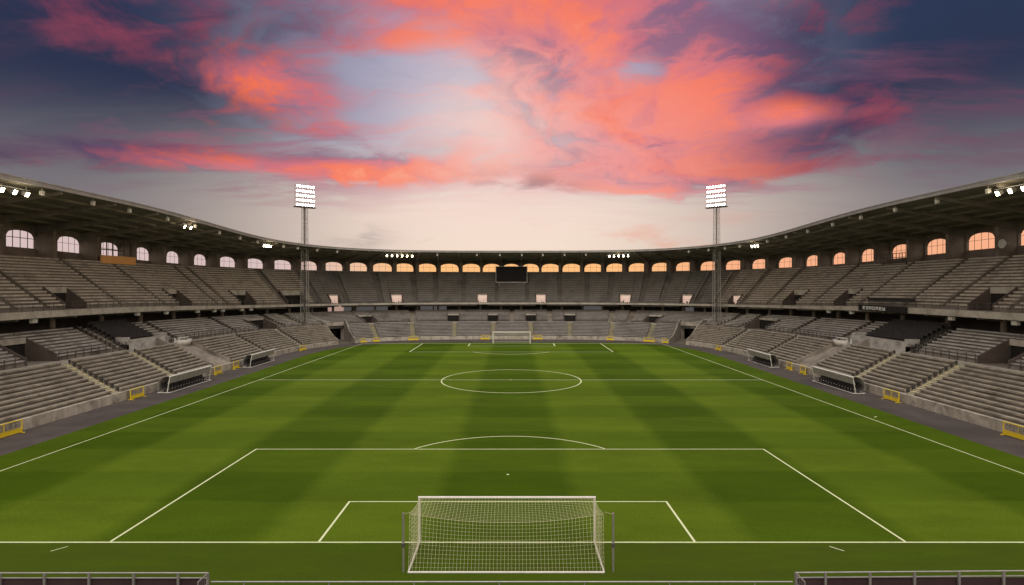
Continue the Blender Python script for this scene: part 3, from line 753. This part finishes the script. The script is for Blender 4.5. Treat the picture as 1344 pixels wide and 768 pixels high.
# ------------------------------------------------------------------ dugouts
def dugout(side, ya, yb, label):
    L_ = yb - ya; o = thing('dugout', label, 'dugout', (side * 41.3, (ya + yb) / 2, .008), math.pi / 2 * (-1 if side > 0 else 1), 'team dugouts along the touchlines')
    # local: x along, y: 0 at the front towards the pitch ... back is +y (outwards)
    h = L_ / 2; prof_ = [(.1, 1.97), (.4, 2.02), (.8, 1.93), (1.15, 1.68), (1.4, 1.3), (1.5, .8), (1.5, .35)]
    s = -1
    w = MB(); n = len(prof_)
    # curved shell of clouded sheet, behind and above the seats
    w.sweep([[(x, y * 1.0, z) for y, z in prof_] + [(x, y - .03, z - .03) for y, z in prof_[::-1]] for x in (-h, h)])
    w.build('shell', 'poly', o)
    # upper front apron
    w = MB(); w.hexa([(-h, .30, 1.12), (h, .30, 1.12), (h, .33, 1.12), (-h, .33, 1.12), (-h, .0, 1.93), (h, .0, 1.93), (h, .03, 1.93), (-h, .03, 1.93)]); w.build('front_apron', 'poly', o)
    w = MB()
    for i in range(int(L_) + 1):
        x = -h + L_ * i / int(L_); w.bar((x, .29, 1.1), (x, -.02, 1.93), .03, 4)
    w.bar((-h, .3, 1.1), (h, .3, 1.1), .03, 4); w.build('apron_frame', 'steel', o)
    w = MB()
    k = int(L_ / 1.6)
    for i in range(k + 1):
        x = -h + L_ * i / k; w = MB(); w.path([(x, y, z + .02) for y, z in prof_], .03, 4); w.build('hoop', 'steel', o)
    w = MB(); w.bar((-h - .05, .02, 1.97), (h + .05, .02, 1.97), .075, 6); w.build('front_edge', 'white', o)
    w = MB(); w.bar((-h, .02, .04), (h, .02, .04), .04, 6); w.bar((-h, 1.5, .04), (h, 1.5, .04), .04, 6)
    for x in (-h, h): w.bar((x, .02, .04), (x, 1.5, .04), .04, 6); w.bar((x, .35, .04), (x, .02, 1.95), .05, 6)
    w.build('base_frame', 'white', o)
    for i in range(int(L_ / .62)):
        x = -h + .4 + i * .62
        if x > h - .3: break
        w = MB(); w.box((x - .23, .65, .42), (x + .23, 1.1, .5)); w.hexa([(x - .23, 1.08, .5), (x + .23, 1.08, .5), (x + .23, 1.16, .5), (x - .23, 1.16, .5), (x - .2, 1.2, 1.15), (x + .2, 1.2, 1.15), (x + .2, 1.27, 1.15), (x - .2, 1.27, 1.15)])
        w.box((x - .05, .8, .03), (x + .05, .95, .42)); w.build('seat', 'seatdark', o)
    MB().box((-h, .5, .0), (h, 1.45, .05)).build('floor_board', 'rail', o)
    return o
dugout(-1, 40.3, 49.8, 'long nearer dugout on the left touchline with a white front edge')
dugout(-1, 62.0, 70.8, 'smaller looking farther dugout on the left touchline')
dugout(1, 39.8, 49.2, 'long nearer dugout on the right touchline with a white front edge')
dugout(1, 62.0, 70.8, 'smaller looking farther dugout on the right touchline')

# ------------------------------------------------------------------ floodlight masts
def mast(px, label, sgn):
    u = 10.2; t = T(px, u); x, y, _ = S(t, u, 0); zbase = zz(t, 4.4, 4.0); D = y - CY0; s = F / D
    zh0 = 13 + (HY - 272) / s; zh1 = 13 + (HY - 244) / s
    o = thing('floodlight_mast', label, 'floodlight mast', (x, y, zbase))
    H = zh0 - zbase; w = MB(); a0, a1 = .72, .5
    cs = [(-1, -1), (1, -1), (1, 1), (-1, 1)]
    for c in cs: w.bar((c[0] * a0, c[1] * a0, 0), (c[0] * a1, c[1] * a1, H), .065, 5)
    w.build('mast_leg', 'steel', o)
    w = MB(); n = 22
    for i in range(n):
        z0, z1 = H * i / n, H * (i + 1) / n; r0 = a0 + (a1 - a0) * i / n; r1 = a0 + (a1 - a0) * (i + 1) / n
        for k in range(4):
            c, d = cs[k], cs[(k + 1) % 4]
            if i % 2: c, d = d, c
            w.bar((c[0] * r0, c[1] * r0, z0), (d[0] * r1, d[1] * r1, z1), .025, 4); w.bar((cs[k][0] * r1, cs[k][1] * r1, z1), (cs[(k + 1) % 4][0] * r1, cs[(k + 1) % 4][1] * r1, z1), .025, 4)
    w.build('lattice_bracing', 'steel', o)
    w = MB()
    if sgn > 0: w.box((-.14, -.15, 0), (.14, .1, H))
    else: w.box((-.1, -.1, 0), (.1, .1, H))
    w.build('cable_duct', 'rail', o)
    MB().box((-1.4, -1.4, -.3), (1.4, 1.4, .25)).build('foot_block', 'conc', o)
    # head: frame of five rows by seven lamps, turned towards the centre of the pitch
    ang = math.atan2(50 - y, 0 - x)      # facing direction
    rot = Matrix.Translation((0, 0, H)) @ Matrix.Rotation(ang + math.pi / 2, 4, 'Z')
    def tr(p): return rot @ Vector(p)
    HH = zh1 - zh0; hw = 2.25
    w = MB()
    for r in range(6): w.bar(tr((-hw, .1, .2 + HH * r / 5.2)), tr((hw, .1, .2 + HH * r / 5.2)), .06, 5)
    for c in range(5): w.bar(tr((-hw + 2 * hw * c / 4, .1, 0)), tr((-hw + 2 * hw * c / 4, .1, HH + .1)), .06, 5)
    w.bar(tr((0, .2, HH)), tr((0, .2, HH + 1.6)), .05, 5)
    w.build('head_frame', 'steel', o)
    w = MB(); w.hexa([tr(p) for p in ((-hw - .2, -.8, -.12), (hw + .2, -.8, -.12), (hw + .2, .7, -.12), (-hw - .2, .7, -.12), (-hw - .2, -.8, .02), (hw + .2, -.8, .02), (hw + .2, .7, .02), (-hw - .2, .7, .02))])
    w.build('platform', 'rail', o)
    for r in range(5):
        for c in range(7):
            cx = -hw + .35 + (2 * hw - .7) * c / 6; cz = .55 + (HH - .7) * r / 4
            w = MB(); w.bar(tr((cx, -.02, cz + .05)), tr((cx, -.42, cz - .09)), .13, 10, .235); hq = w.build('lamp', 'steel', o)
            w = MB(); w.bar(tr((cx, -.40, cz - .084)), tr((cx, -.45, cz - .10)), .205, 12); w.build('lens', 'lampon', hq)
    # the light itself
    ld = bpy.data.lights.new('mast_light', 'SPOT'); ld.energy = MAST_E; ld.color = (1, .95, .84); ld.spot_size = R(95); ld.spot_blend = .9; ld.shadow_soft_size = 2.5
    lo = bpy.data.objects.new('mast_light', ld); C.objects.link(lo)
    p = Vector((x, y, zbase)) + tr((0, -1.2, HH / 2)); lo.location = p
    d = Vector((0, 42, 0)) - p; lo.rotation_euler = d.to_track_quat('-Z', 'Y').to_euler()
MAST_E = 14000
mast(400, 'left floodlight mast with a glaring panel of lamps above the roof', 1)
mast(940.5, 'right floodlight mast with a glaring panel of lamps above the roof', -1)

# ------------------------------------------------------------------ ground
g = MB(); g.add([(-2500, -2500, -.02), (2500, -2500, -.02), (2500, 2500, -.02), (-2500, 2500, -.02)], [(0, 1, 2, 3)])
tag(g.build('ground', mat('earth', (.10, .09, .07), .95, (.15, .135, .10), .05, 5)), kind='structure')
# asphalt track: inside the wall line
pts = [S(t, .2, 0)[:2] for t in stations(-(TL - 1), TL - 1, 2.)]
g = MB(); g.add([(x, y, 0.) for x, y in pts], [tuple(range(len(pts)))][::1]); tr_ = g.build('track', 'asph'); tag(tr_, kind='structure')
# turf with rounded far corners
tp = []
tp += [(-39.3, -5.2), (39.3, -5.2)] if False else [(-42.5, -30 + 24.8), (42.5, -5.2)]
for k in range(60 + 1):
    an = math.pi / 2 * k / 60
    tp.append((38.7 * math.cos(an) ** (2 / 4.2) if k < 60 else 0, 62 + 40.2 * math.sin(an) ** (2 / 4.2)))
tp2 = [(-x, y) for x, y in tp[2:][::-1]][1:]
allp_ = [(-38.9, -5.2), (38.9, -5.2)] + tp[2:] + tp2
g = MB(); g.add([(x, y, .004) for x, y in allp_], [tuple(range(len(allp_)))]); tf = g.build('pitch', 'grass'); tag(tf, kind='structure')

# line markings
ln = MB(); LZ = .009
def line(a, b, w=.12, z=LZ):
    ax, ay = a; bx, by = b; d = Vector((bx - ax, by - ay)); L_ = d.length; d /= L_; n = Vector((-d.y, d.x)) * w / 2
    ln.add([(ax - n.x, ay - n.y, z), (bx - n.x, by - n.y, z), (bx + n.x, by + n.y, z), (ax + n.x, ay + n.y, z)], [(0, 1, 2, 3)])
def arc(cx, cy, r, a0, a1, w=.13, n=72):
    v = []; f = []
    for k in range(n + 1):
        a = R(a0 + (a1 - a0) * k / n)
        v += [(cx + (r - w / 2) * math.cos(a), cy + (r - w / 2) * math.sin(a), LZ), (cx + (r + w / 2) * math.cos(a), cy + (r + w / 2) * math.sin(a), LZ)]
        if k: f.append((2 * k - 2, 2 * k - 1, 2 * k + 1, 2 * k))
    ln.add(v, f)
hw0, hw1 = 35.9, 34.0; cxn = 0.05
LX = lambda y: -hw0 + (hw0 - 33.7) * y / 100; RX = lambda y: 35.9 - (35.9 - 33.9) * y / 100
gl = .11
line((-40 + 3, 0), (-4.5, 0), gl) if False else None
line((-38.2, 0), (38.2, 0), gl)
line((LX(-0), .07), (LX(100), 99.9), .10); line((RX(0), .07), (RX(100), 99.9), .10)
line((LX(100), 100), (RX(100), 100), .18)
line((LX(50) + .07, 50), (RX(50) - .07, 50), .14, LZ)
line((-20.1, .07), (-20.1, 16.5 + .06), .12); line((20.3, .07), (20.3, 16.56), .12); line((-20.04, 16.5), (20.24, 16.5), .11)
line((-9.5, .07), (-9.5, 5.4), .12); line((9.6, .07), (9.6, 5.4), .12); line((-9.56, 5.45), (9.66, 5.45), .10)
line((-20.1, 83.5), (-20.1, 99.9), .17); line((20.1, 83.5), (20.1, 99.9), .17); line((-20.0, 83.5), (20.0, 83.5), .15)
line((-9.4, 94.5), (-9.4, 99.9), .2); line((9.4, 94.5), (9.4, 99.9), .2); line((-9.3, 94.5), (9.3, 94.5), .16)
arc(.1, 50, 9.6, 0, 360, .15, 120)
arc(.1, 10.9, 9.5, 37, 143, .12); arc(0, 89, 9.3, 180 + 37, 360 - 37, .17)
v = [(.0 + .10 * math.cos(R(a)), 10.4 + .10 * math.sin(R(a)), LZ) for a in range(0, 360, 30)]; ln.add(v, [tuple(range(12))])
v = [(.0 + .16 * math.cos(R(a)), 50 + .16 * math.sin(R(a)), LZ + .002) for a in range(0, 360, 30)]; ln.add(v, [tuple(range(12))])
line((-22.3, -.98), (-21.85, -.45), .05); line((16.15, -.45), (16.6, -.95), .06); line((36.1, 27.5), (36.6, 27.9), .1)
tag(ln.build('pitch_markings', 'line'), kind='structure')

# ------------------------------------------------------------------ goals
def goal(x0, x1, y, dirn, h, label, cell, rn, deep=True, pr=.06):
    o = thing('goal', label, 'goal', ((x0 + x1) / 2, y, .01)); hw = (x1 - x0) / 2; d = dirn
    def post(x): return MB().bar((x, 0, 0), (x, 0, h), pr, 12).build('post', 'white', o)
    post(-hw); post(hw)
    MB().bar((-hw - pr, 0, h + .0), (hw + pr, 0, h + .0), pr, 12).build('crossbar', 'white', o)
    yb = 3.1; yc = 1.95
    w = MB(); bx = hw + (.0 if d < 0 else 0)
    w.bar((-bx, 0, .03), (-bx, d * yb, .03), .04, 8); w.bar((bx, 0, .03), (bx, d * yb, .03), .04, 8); w.bar((-bx, d * yb, .03), (bx, d * yb, .03), .045, 8)
    w.build('ground_frame', 'white', o)
    # net surface: (x param, s param 0..2)
    def sag(f):     # f in -1..1 : height of the upper rear edge
        return h - .06 - (.40 * (1 - abs(f) ** 2.2))
    def prof_(f, s):
        x = f * hw
        if s <= 1:
            z = h - .05 + (sag(f) - h + .05) * s - .10 * math.sin(math.pi * s) * (1 - .5 * abs(f)); yy = yc * s
            x += (.16 * s * s) * (1 if f > 0 else -1) * abs(f) ** 14
        else:
            q = s - 1; z = sag(f) * (1 - q) + .04 * q; yy = yc + (yb - yc) * (q ** 1.25); x += (.16 * (1 - q)) * (1 if f > 0 else -1) * abs(f) ** 14 - .25 * math.sin(math.pi * q) * 0
        return (x, d * yy, z)
    net = MB(); nx_ = int(2 * hw / cell); ns = int(4.4 / cell)
    for i in range(nx_ + 1):
        f = -1 + 2 * i / nx_; net.path([prof_(f, 2 * k / 22) for k in range(23)], rn, 3)
    for k in range(1, ns + 1):
        s = 2 * k / ns; net.path([prof_(-1 + 2 * i / 30, s) for i in range(31)], rn, 3)
    # sides
    for sd in (-1, 1):
        nz = int(h / cell)
        for k in range(nz + 1):
            z = (h - .05) * (1 - k / nz) + .03; e = Vector(prof_(sd, 2 * (.0 + k / nz) * .5 + 1 if k else 1.0)) if False else Vector(prof_(sd, 1 + k / nz))
            p0 = Vector((sd * hw, 0, z)); pts_ = []
            for q in range(9):
                qq = q / 8; p = p0.lerp(e, qq); p.x -= sd * .16 * math.sin(math.pi * qq) * (.5 + .5 * math.sin(math.pi * k / nz)); pts_.append(p)
            net.path(pts_, rn, 3)
        for q in range(1, int(2.4 / cell)):
            qq = q / (2.4 / cell); pts_ = []
            for k in range(13):
                p0 = Vector((sd * hw, 0, (h - .05) * (1 - k / 12) + .03)); e = Vector(prof_(sd, 1 + k / 12)); p = p0.lerp(e, qq)
                p.x -= sd * .16 * math.sin(math.pi * qq) * (.5 + .5 * math.sin(math.pi * k / 12)); pts_.append(p)
            net.path(pts_, rn, 3)
    net.build('net', 'net', o)
    w = MB(); w.path([prof_(-1 + 2 * i / 30, 1.0) for i in range(31)], rn * 1.7, 4); w.build('rope', 'net', o)
    return o
goal(-4.38, 4.49, 0, -1, 2.27, 'large white goal with a hanging net in front of the camera', .165, .0055)
goal(-4.2, 4.2, 100, 1, 2.55, 'small looking white goal at the far end of the pitch', .24, .008, pr=.095)
for x, cx_, lab in ((-4.62, -4.5, 'thin grey net pole left of the near goal'), (4.92, 4.7, 'thin grey net pole right of the near goal')):
    o = thing('net_pole', lab, 'net pole', (x, -3.0, .01), 0, 'net poles behind the near goal')
    MB().bar((0, 0, 0), (0, 0, 2.68), .05, 8).build('pole', 'steel', o)
    MB().bar((0, 0, 1.15), (0, 0, 1.3), .09, 8).build('clamp', 'rail', o)
    MB().bar((0, 0, 2.62), (cx_ - x, 1.05, 2.30), .012, 4).build('tie_rope', 'net', o)

# ------------------------------------------------------------------ near stand edge below the camera
def near_rail(x0, x1, label, panel=True, ztop=4.22, slope=0., endpost=None):
    y = -11.5; o = thing('railing', label, 'railing', ((x0 + x1) / 2, y, 0)); cx = (x0 + x1) / 2; X0_, X1_ = x0 - cx, x1 - cx
    zf = lambda x: ztop + slope * (x - (X0_ if slope > 0 else X1_))
    w = MB(); w.bar((X0_, 0, zf(X0_)), (X1_, 0, zf(X1_)), .022, 8); w.build('top_rail', 'steel', o)
    if panel:
        w = MB(); w.bar((X0_, .03, zf(X0_) - .17), (X1_, .03, zf(X1_) - .17), .022, 6); w.build('mid_rail', 'steel', o)
        w = MB(); w.box((X0_, .05, 3.0), (X1_, .09, ztop - .19)); w.build('panel', 'panel', o)
        w = MB(); x = (X1_ - .9) if endpost == 'r' else (X0_ + .9)
        st_ = -1.36 if endpost == 'r' else 1.36
        while X0_ < x < X1_: MB().box((x - .03, -.035, 3.0), (x + .03, .03, zf(x) - .02)).build('post', 'steel', o); x += st_
        ex = X1_ if endpost == 'r' else X0_
        w.box((ex - .03, -.03, 3.0), (ex + .03, .03, ztop))
        w.build('post', 'steel', o)
        w = MB(); q = -1 if endpost == 'r' else 1
        w.bar((ex, 0, ztop), (ex + q * -.0, -.55, ztop), .02, 6); w.bar((ex, -.55, 3.0), (ex, -.55, ztop), .02, 6); w.bar((ex, 0, ztop - .3), (ex, -.55, ztop - .3), .012, 5)
        for k in range(4): w.bar((ex, -.11 * k - .1, 3.0), (ex, -.11 * k - .1, ztop), .006, 4)
        w.build('end_return', 'steel', o)
    else:
        w = MB(); x = X0_ + 1.
        while x < X1_: MB().bar((x, 0, 3.0), (x, 0, ztop), .018, 5).build('post', 'steel', o); x += 2.6
    return o
near_rail(-18.5, -8.95, 'railing with dark plum panels at the bottom left corner of the photo', ztop=4.24, endpost='r')
near_rail(9.0, 18.5, 'railing with dark plum panels at the bottom right corner of the photo', ztop=4.25, endpost='l', slope=.008)
near_rail(-8.85, 8.9, 'thin low rail across the bottom of the photo behind the near goal', False, ztop=3.97)
g = MB(); g.box((-24, -16, 0), (24, -11.6, 3.0)); g.box((-24, -20, 0), (24, -16.02, 5)); g.box((-24, -30, 0), (24, -20.02, 8.0)); g.box((-24, -34, 0), (24, -30.02, 11.2)); o = g.build('near_stand', 'conc'); tag(o, 'concrete stand under the camera with the plum railings on its front', 'grandstand')

# ------------------------------------------------------------------ world: Nishita sky plus procedural sunset clouds
world = bpy.data.worlds.new('World'); SC.world = world; world.use_nodes = True
nt = world.node_tree; nt.nodes.clear(); Lk = nt.links.new
def val(x): return x
def mth(op, a, b=0., c=0., clamp=False):
    n = nd(nt, 'ShaderNodeMath', operation=op); n.use_clamp = clamp
    for i, v in enumerate((a, b, c)):
        if isinstance(v, (int, float)): n.inputs[i].default_value = v
        else: Lk(v, n.inputs[i])
    return n.outputs[0]
def smooth(x, lo, hi):
    n = nd(nt, 'ShaderNodeMapRange', interpolation_type='SMOOTHSTEP'); n.inputs[1].default_value = lo; n.inputs[2].default_value = hi
    if lo > hi: n.inputs[1].default_value = hi; n.inputs[2].default_value = lo; n.inputs[3].default_value = 1; n.inputs[4].default_value = 0
    Lk(x, n.inputs[0]); return n.outputs[0]
def mixc(f, a, b):
    n = nd(nt, 'ShaderNodeMix', data_type='RGBA')
    for s, v in (('Factor', f), ('A', a), ('B', b)):
        if isinstance(v, tuple): n.inputs[s].default_value = (*v, 1)
        elif isinstance(v, (int, float)): n.inputs[s].default_value = v
        else: Lk(v, n.inputs[s])
    return n.outputs['Result']
def srgb(r, g, b): return tuple(((c / 255) / 12.92 if c / 255 <= .04045 else ((c / 255 + .055) / 1.055) ** 2.4) for c in (r, g, b))
tc = nd(nt, 'ShaderNodeTexCoord'); nrm = nd(nt, 'ShaderNodeVectorMath', operation='NORMALIZE'); Lk(tc.outputs['Generated'], nrm.inputs[0])
sp = nd(nt, 'ShaderNodeSeparateXYZ'); Lk(nrm.outputs[0], sp.inputs[0]); dx, dy, dz = sp.outputs
az = mth('ARCTAN2', dx, dy); el = mth('ARCSINE', dz)
aaz = mth('ABSOLUTE', az)
def noise(vec, scale, detail=5, rough=.55, dist=0., w=0.):
    n = nd(nt, 'ShaderNodeTexNoise', noise_dimensions='4D'); n.inputs['W'].default_value = w
    n.inputs['Scale'].default_value = scale; n.inputs['Detail'].default_value = detail; n.inputs['Roughness'].default_value = rough; n.inputs['Distortion'].default_value = dist
    Lk(vec, n.inputs['Vector']); return n
# cloud layer plane coordinates
def plane(h):
    den = mth('ADD', mth('MAXIMUM', dz, 0.), h); c = nd(nt, 'ShaderNodeCombineXYZ')
    Lk(mth('DIVIDE', dx, den), c.inputs[0]); Lk(mth('DIVIDE', dy, den), c.inputs[1]); c.inputs[2].default_value = 0; return c.outputs[0]
def vadd(a, b, mulb=None):
    n = nd(nt, 'ShaderNodeVectorMath', operation='MULTIPLY_ADD'); Lk(b, n.inputs[0]); n.inputs[1].default_value = mulb or (1, 1, 1); Lk(a, n.inputs[2]); return n.outputs[0]
def voff(a, o):
    n = nd(nt, 'ShaderNodeVectorMath', operation='ADD'); Lk(a, n.inputs[0]); n.inputs[1].default_value = o; return n.outputs[0]
P1 = plane(.20); PL = plane(.12)
W1 = noise(P1, 1.1, 4, .55, w=3.1).outputs['Color']
Q = vadd(P1, W1, (.85, .85, 0))
nA = noise(Q, 1.25, 9, .60, .25, w=1.7).outputs['Fac']
nB = noise(voff(Q, (0, .16, 0)), 1.25, 5, .56, .25, w=1.7).outputs['Fac']
nC = noise(Q, 3.1, 9, .64, .5, w=8.2).outputs['Fac']
nD = noise(Q, .55, 3, .5, 0., w=5.5).outputs['Fac']
fbm = nd(nt, 'ShaderNodeMapping'); Lk(vadd(PL, W1, (.5, .5, 0)), fbm.inputs[0]); fbm.inputs['Rotation'].default_value = (0, 0, R(-24)); fbm.inputs['Scale'].default_value = (.6, 2.4, 1)
nE = noise(fbm.outputs[0], 1.1, 9, .62, .3, w=2.2).outputs['Fac']
def blob(a0, e0, sa, se, amp):
    u = mth('DIVIDE', mth('SUBTRACT', az, a0), sa); v = mth('DIVIDE', mth('SUBTRACT', el, e0), se)
    r = mth('ADD', mth('MULTIPLY', u, u), mth('MULTIPLY', v, v)); return mth('MULTIPLY', mth('EXPONENT', mth('MULTIPLY', r, -1.)), amp)
def PA(px): return math.atan((px - VX) / F)
def PE(px, py): a = PA(px); return math.atan((HY - py) / F * math.cos(a))
def pblob(px, py, sx_, sy_, amp): return blob(PA(px), PE(px, py), sx_ / F, sy_ / F, amp)
def addm(*xs):
    o = xs[0]
    for x in xs[1:]: o = mth('ADD', o, x)
    return o
# base: cream near the horizon, slate blue and navy up high, dimmer to the sides
c0 = lambda x, k: mth('MULTIPLY', mth('SUBTRACT', x, .5), k)
hz = smooth(addm(el, c0(nE, .10)), .30, .10)
basec = mixc(smooth(aaz, .10, .62), srgb(178, 172, 194), srgb(36, 46, 74))
basec = mixc(mth('MULTIPLY', smooth(addm(nD, c0(nC, .4)), .42, .60), smooth(el, .1, .3)), basec, mixc(smooth(aaz, .1, .5), srgb(96, 112, 146), srgb(34, 38, 64)))
lowc = mixc(smooth(aaz, .05, .70), srgb(240, 218, 200), srgb(118, 110, 112))
basec = mixc(hz, basec, lowc)
# thin pink veils in the middle, plum ones at the sides
v1 = mth('MULTIPLY', smooth(addm(nE, c0(nC, .4)), .44, .62), mth('MULTIPLY', smooth(el, .09, .2), smooth(aaz, .80, .25)), clamp=True)
basec = mixc(mth('MULTIPLY', v1, .8), basec, mixc(smooth(aaz, 0, .45), srgb(238, 178, 176), srgb(170, 92, 116)))
v2 = mth('MULTIPLY', smooth(addm(nE, c0(nA, .5)), .47, .66), mth('MULTIPLY', smooth(el, .10, .22), smooth(aaz, .15, .5)), clamp=True)
basec = mixc(mth('MULTIPLY', v2, .65), basec, srgb(112, 62, 84))
dens = addm(nA, c0(nC, .40), c0(nE, .30),
            pblob(545, 30, 140, 50, .17), pblob(320, 100, 80, 34, .15), pblob(440, 130, 60, 50, .08), pblob(900, 70, 90, 60, .16), pblob(830, 30, 70, 40, .12), pblob(960, 110, 50, 60, .12),
            pblob(380, 218, 210, 11, .22), pblob(520, 222, 150, 13, .16), pblob(800, 190, 80, 50, .15), pblob(900, 215, 110, 42, .16), pblob(680, 60, 60, 40, .08), pblob(1080, 200, 90, 28, .10), pblob(690, 130, 60, 50, .05),
            pblob(1120, 70, 100, 80, .14), pblob(1170, 145, 150, 16, .12),
            pblob(495, 92, 45, 15, -.22), pblob(580, 105, 45, 35, -.18), pblob(545, 165, 60, 34, -.20), pblob(845, 95, 45, 24, -.26), pblob(1300, 70, 90, 70, -.25), pblob(80, 108, 130, 26, -.16), pblob(200, 268, 260, 26, -.36), pblob(560, 285, 260, 34, -.30),
            pblob(1200, 262, 190, 34, -.34), pblob(760, 296, 120, 28, -.28), pblob(1250, 185, 110, 14, -.14), pblob(640, 160, 50, 40, -.08))
d1 = mth('MULTIPLY', smooth(dens, .44, .66), smooth(el, .045, .12))
light = smooth(addm(mth('SUBTRACT', nA, nB), c0(nC, .42)), -.15, .17)
warm = addm(mth('MULTIPLY', light, .85), pblob(560, 30, 100, 45, .30), pblob(325, 100, 55, 28, .35), pblob(440, 220, 240, 13, .35), pblob(800, 40, 60, 40, .25), pblob(1040, 150, 45, 16, .35), pblob(900, 205, 130, 45, .22))
lit = mixc(smooth(warm, .12, .45), srgb(128, 88, 120), srgb(212, 104, 112))
lit = mixc(smooth(warm, .42, .80), lit, srgb(250, 112, 66))
lit = mixc(mth('MULTIPLY', smooth(warm, .80, 1.1), .55), lit, srgb(255, 160, 112))
lit = mixc(mth('MULTIPLY', addm(pblob(740, 190, 170, 120, .75), pblob(620, 120, 90, 70, .7), pblob(960, 200, 120, 60, .25)), smooth(nC, .28, .6)), lit, srgb(246, 158, 150))
duskc = mixc(smooth(light, .25, .85), srgb(42, 40, 72), srgb(128, 54, 74))
side = addm(smooth(aaz, .20, .66), pblob(1110, 80, 110, 90, .6), pblob(180, 40, 180, 60, .4), pblob(420, 12, 60, 40, .4), pblob(320, 100, 70, 30, -.7), pblob(300, 220, 130, 14, -.6), pblob(1040, 150, 45, 16, -.9), pblob(960, 110, 60, 60, -.4), pblob(1180, 55, 60, 14, -.35), pblob(1180, 140, 120, 12, -.3))
side = mth('MULTIPLY', side, mth('MULTIPLY_ADD', nC, .9, .45), clamp=True)
litc = mixc(side, lit, duskc)
sky = mixc(mth('MULTIPLY', d1, .93), basec, litc)
# soft bright white heart of the sunset, and small grey streaks low down
core = addm(pblob(640, 170, 100, 75, .95), pblob(700, 290, 230, 45, .5), pblob(560, 290, 130, 40, .3))
sky = mixc(mth('MULTIPLY', core, mth('MULTIPLY_ADD', nA, -1.6, 1.5), clamp=True), sky, srgb(244, 216, 202))
low = mth('MULTIPLY', smooth(noise(PL, 1.0, 6, .6, .4, w=12.3).outputs['Fac'], .54, .68), mth('MULTIPLY', smooth(el, .14, .07), .5))
sky = mixc(low, sky, mixc(smooth(az, -.1, .1), srgb(190, 140, 130), srgb(232, 150, 125)))
low2 = mth('MULTIPLY', smooth(nA, .46, .58), addm(pblob(690, 245, 70, 16, .7), pblob(465, 310, 40, 16, .5)))
sky = mixc(low2, sky, srgb(120, 98, 112))
# orange band right at the skyline beyond the far stand and the right side, pinkish white on the left
band = smooth(mth('SUBTRACT', el, mth('MULTIPLY', mth('MULTIPLY', aaz, aaz), .085)), .058, .045)
bandc = mixc(smooth(aaz, .14, .42), srgb(252, 188, 122), mixc(smooth(az, -.05, .05), srgb(212, 186, 184), srgb(246, 172, 130)))
sky = mixc(band, sky, bandc)
# unseen sky behind and high above the camera, brightened as added fill light
back = smooth(dy, .30, -.25)
sky = mixc(back, sky, (1.18, .98, .76))
up = smooth(el, .62, .95)
sky = mixc(up, sky, (.74, .67, .60))
below = smooth(el, .0, -.03)
sky = mixc(below, sky, srgb(120, 95, 80))
bg1 = nd(nt, 'ShaderNodeBackground'); Lk(sky, bg1.inputs[0]); bg1.inputs[1].default_value = 1.0
ns = nd(nt, 'ShaderNodeTexSky', sky_type='NISHITA'); ns.sun_disc = False; ns.sun_elevation = R(60); ns.sun_rotation = R(180); ns.air_density = 1.0; ns.dust_density = 1.5
bg2 = nd(nt, 'ShaderNodeBackground'); Lk(ns.outputs[0], bg2.inputs[0]); bg2.inputs[1].default_value = .006
ad = nd(nt, 'ShaderNodeAddShader'); Lk(bg1.outputs[0], ad.inputs[0]); Lk(bg2.outputs[0], ad.inputs[1])
ow = nd(nt, 'ShaderNodeOutputWorld'); Lk(ad.outputs[0], ow.inputs[0])
world.cycles.sampling_method = 'MANUAL'; world.cycles.sample_map_resolution = 512

soft_fill = bpy.data.lights.new('soft_fill', 'SUN'); soft_fill.energy = 1.25; soft_fill.angle = R(30); soft_fill.color = (1, .93, .84)  # added fill lamp behind the camera, standing in for diffuse sky light
so = bpy.data.objects.new('soft_fill', soft_fill); C.objects.link(so)
so.rotation_euler = Vector((0, math.cos(R(60)), -math.sin(R(60)))).to_track_quat('-Z', 'Y').to_euler()

# ------------------------------------------------------------------ camera
cd = bpy.data.cameras.new('camera'); co = bpy.data.objects.new('camera', cd); C.objects.link(co); SC.camera = co
co.location = (CX0, CY0, CZ0); co.rotation_euler = (R(90), 0, 0)
cd.sensor_width = 36; cd.lens = 36 * F / 1344; cd.shift_x = (672 - VX) / 1344; cd.shift_y = -(384 - HY) / 1344
cd.clip_start = .2; cd.clip_end = 6000
vs_ = SC.view_settings; vs_.view_transform = 'Standard'; vs_.look = 'None'; vs_.exposure = 0; vs_.gamma = 1; vs_.use_curve_mapping = False
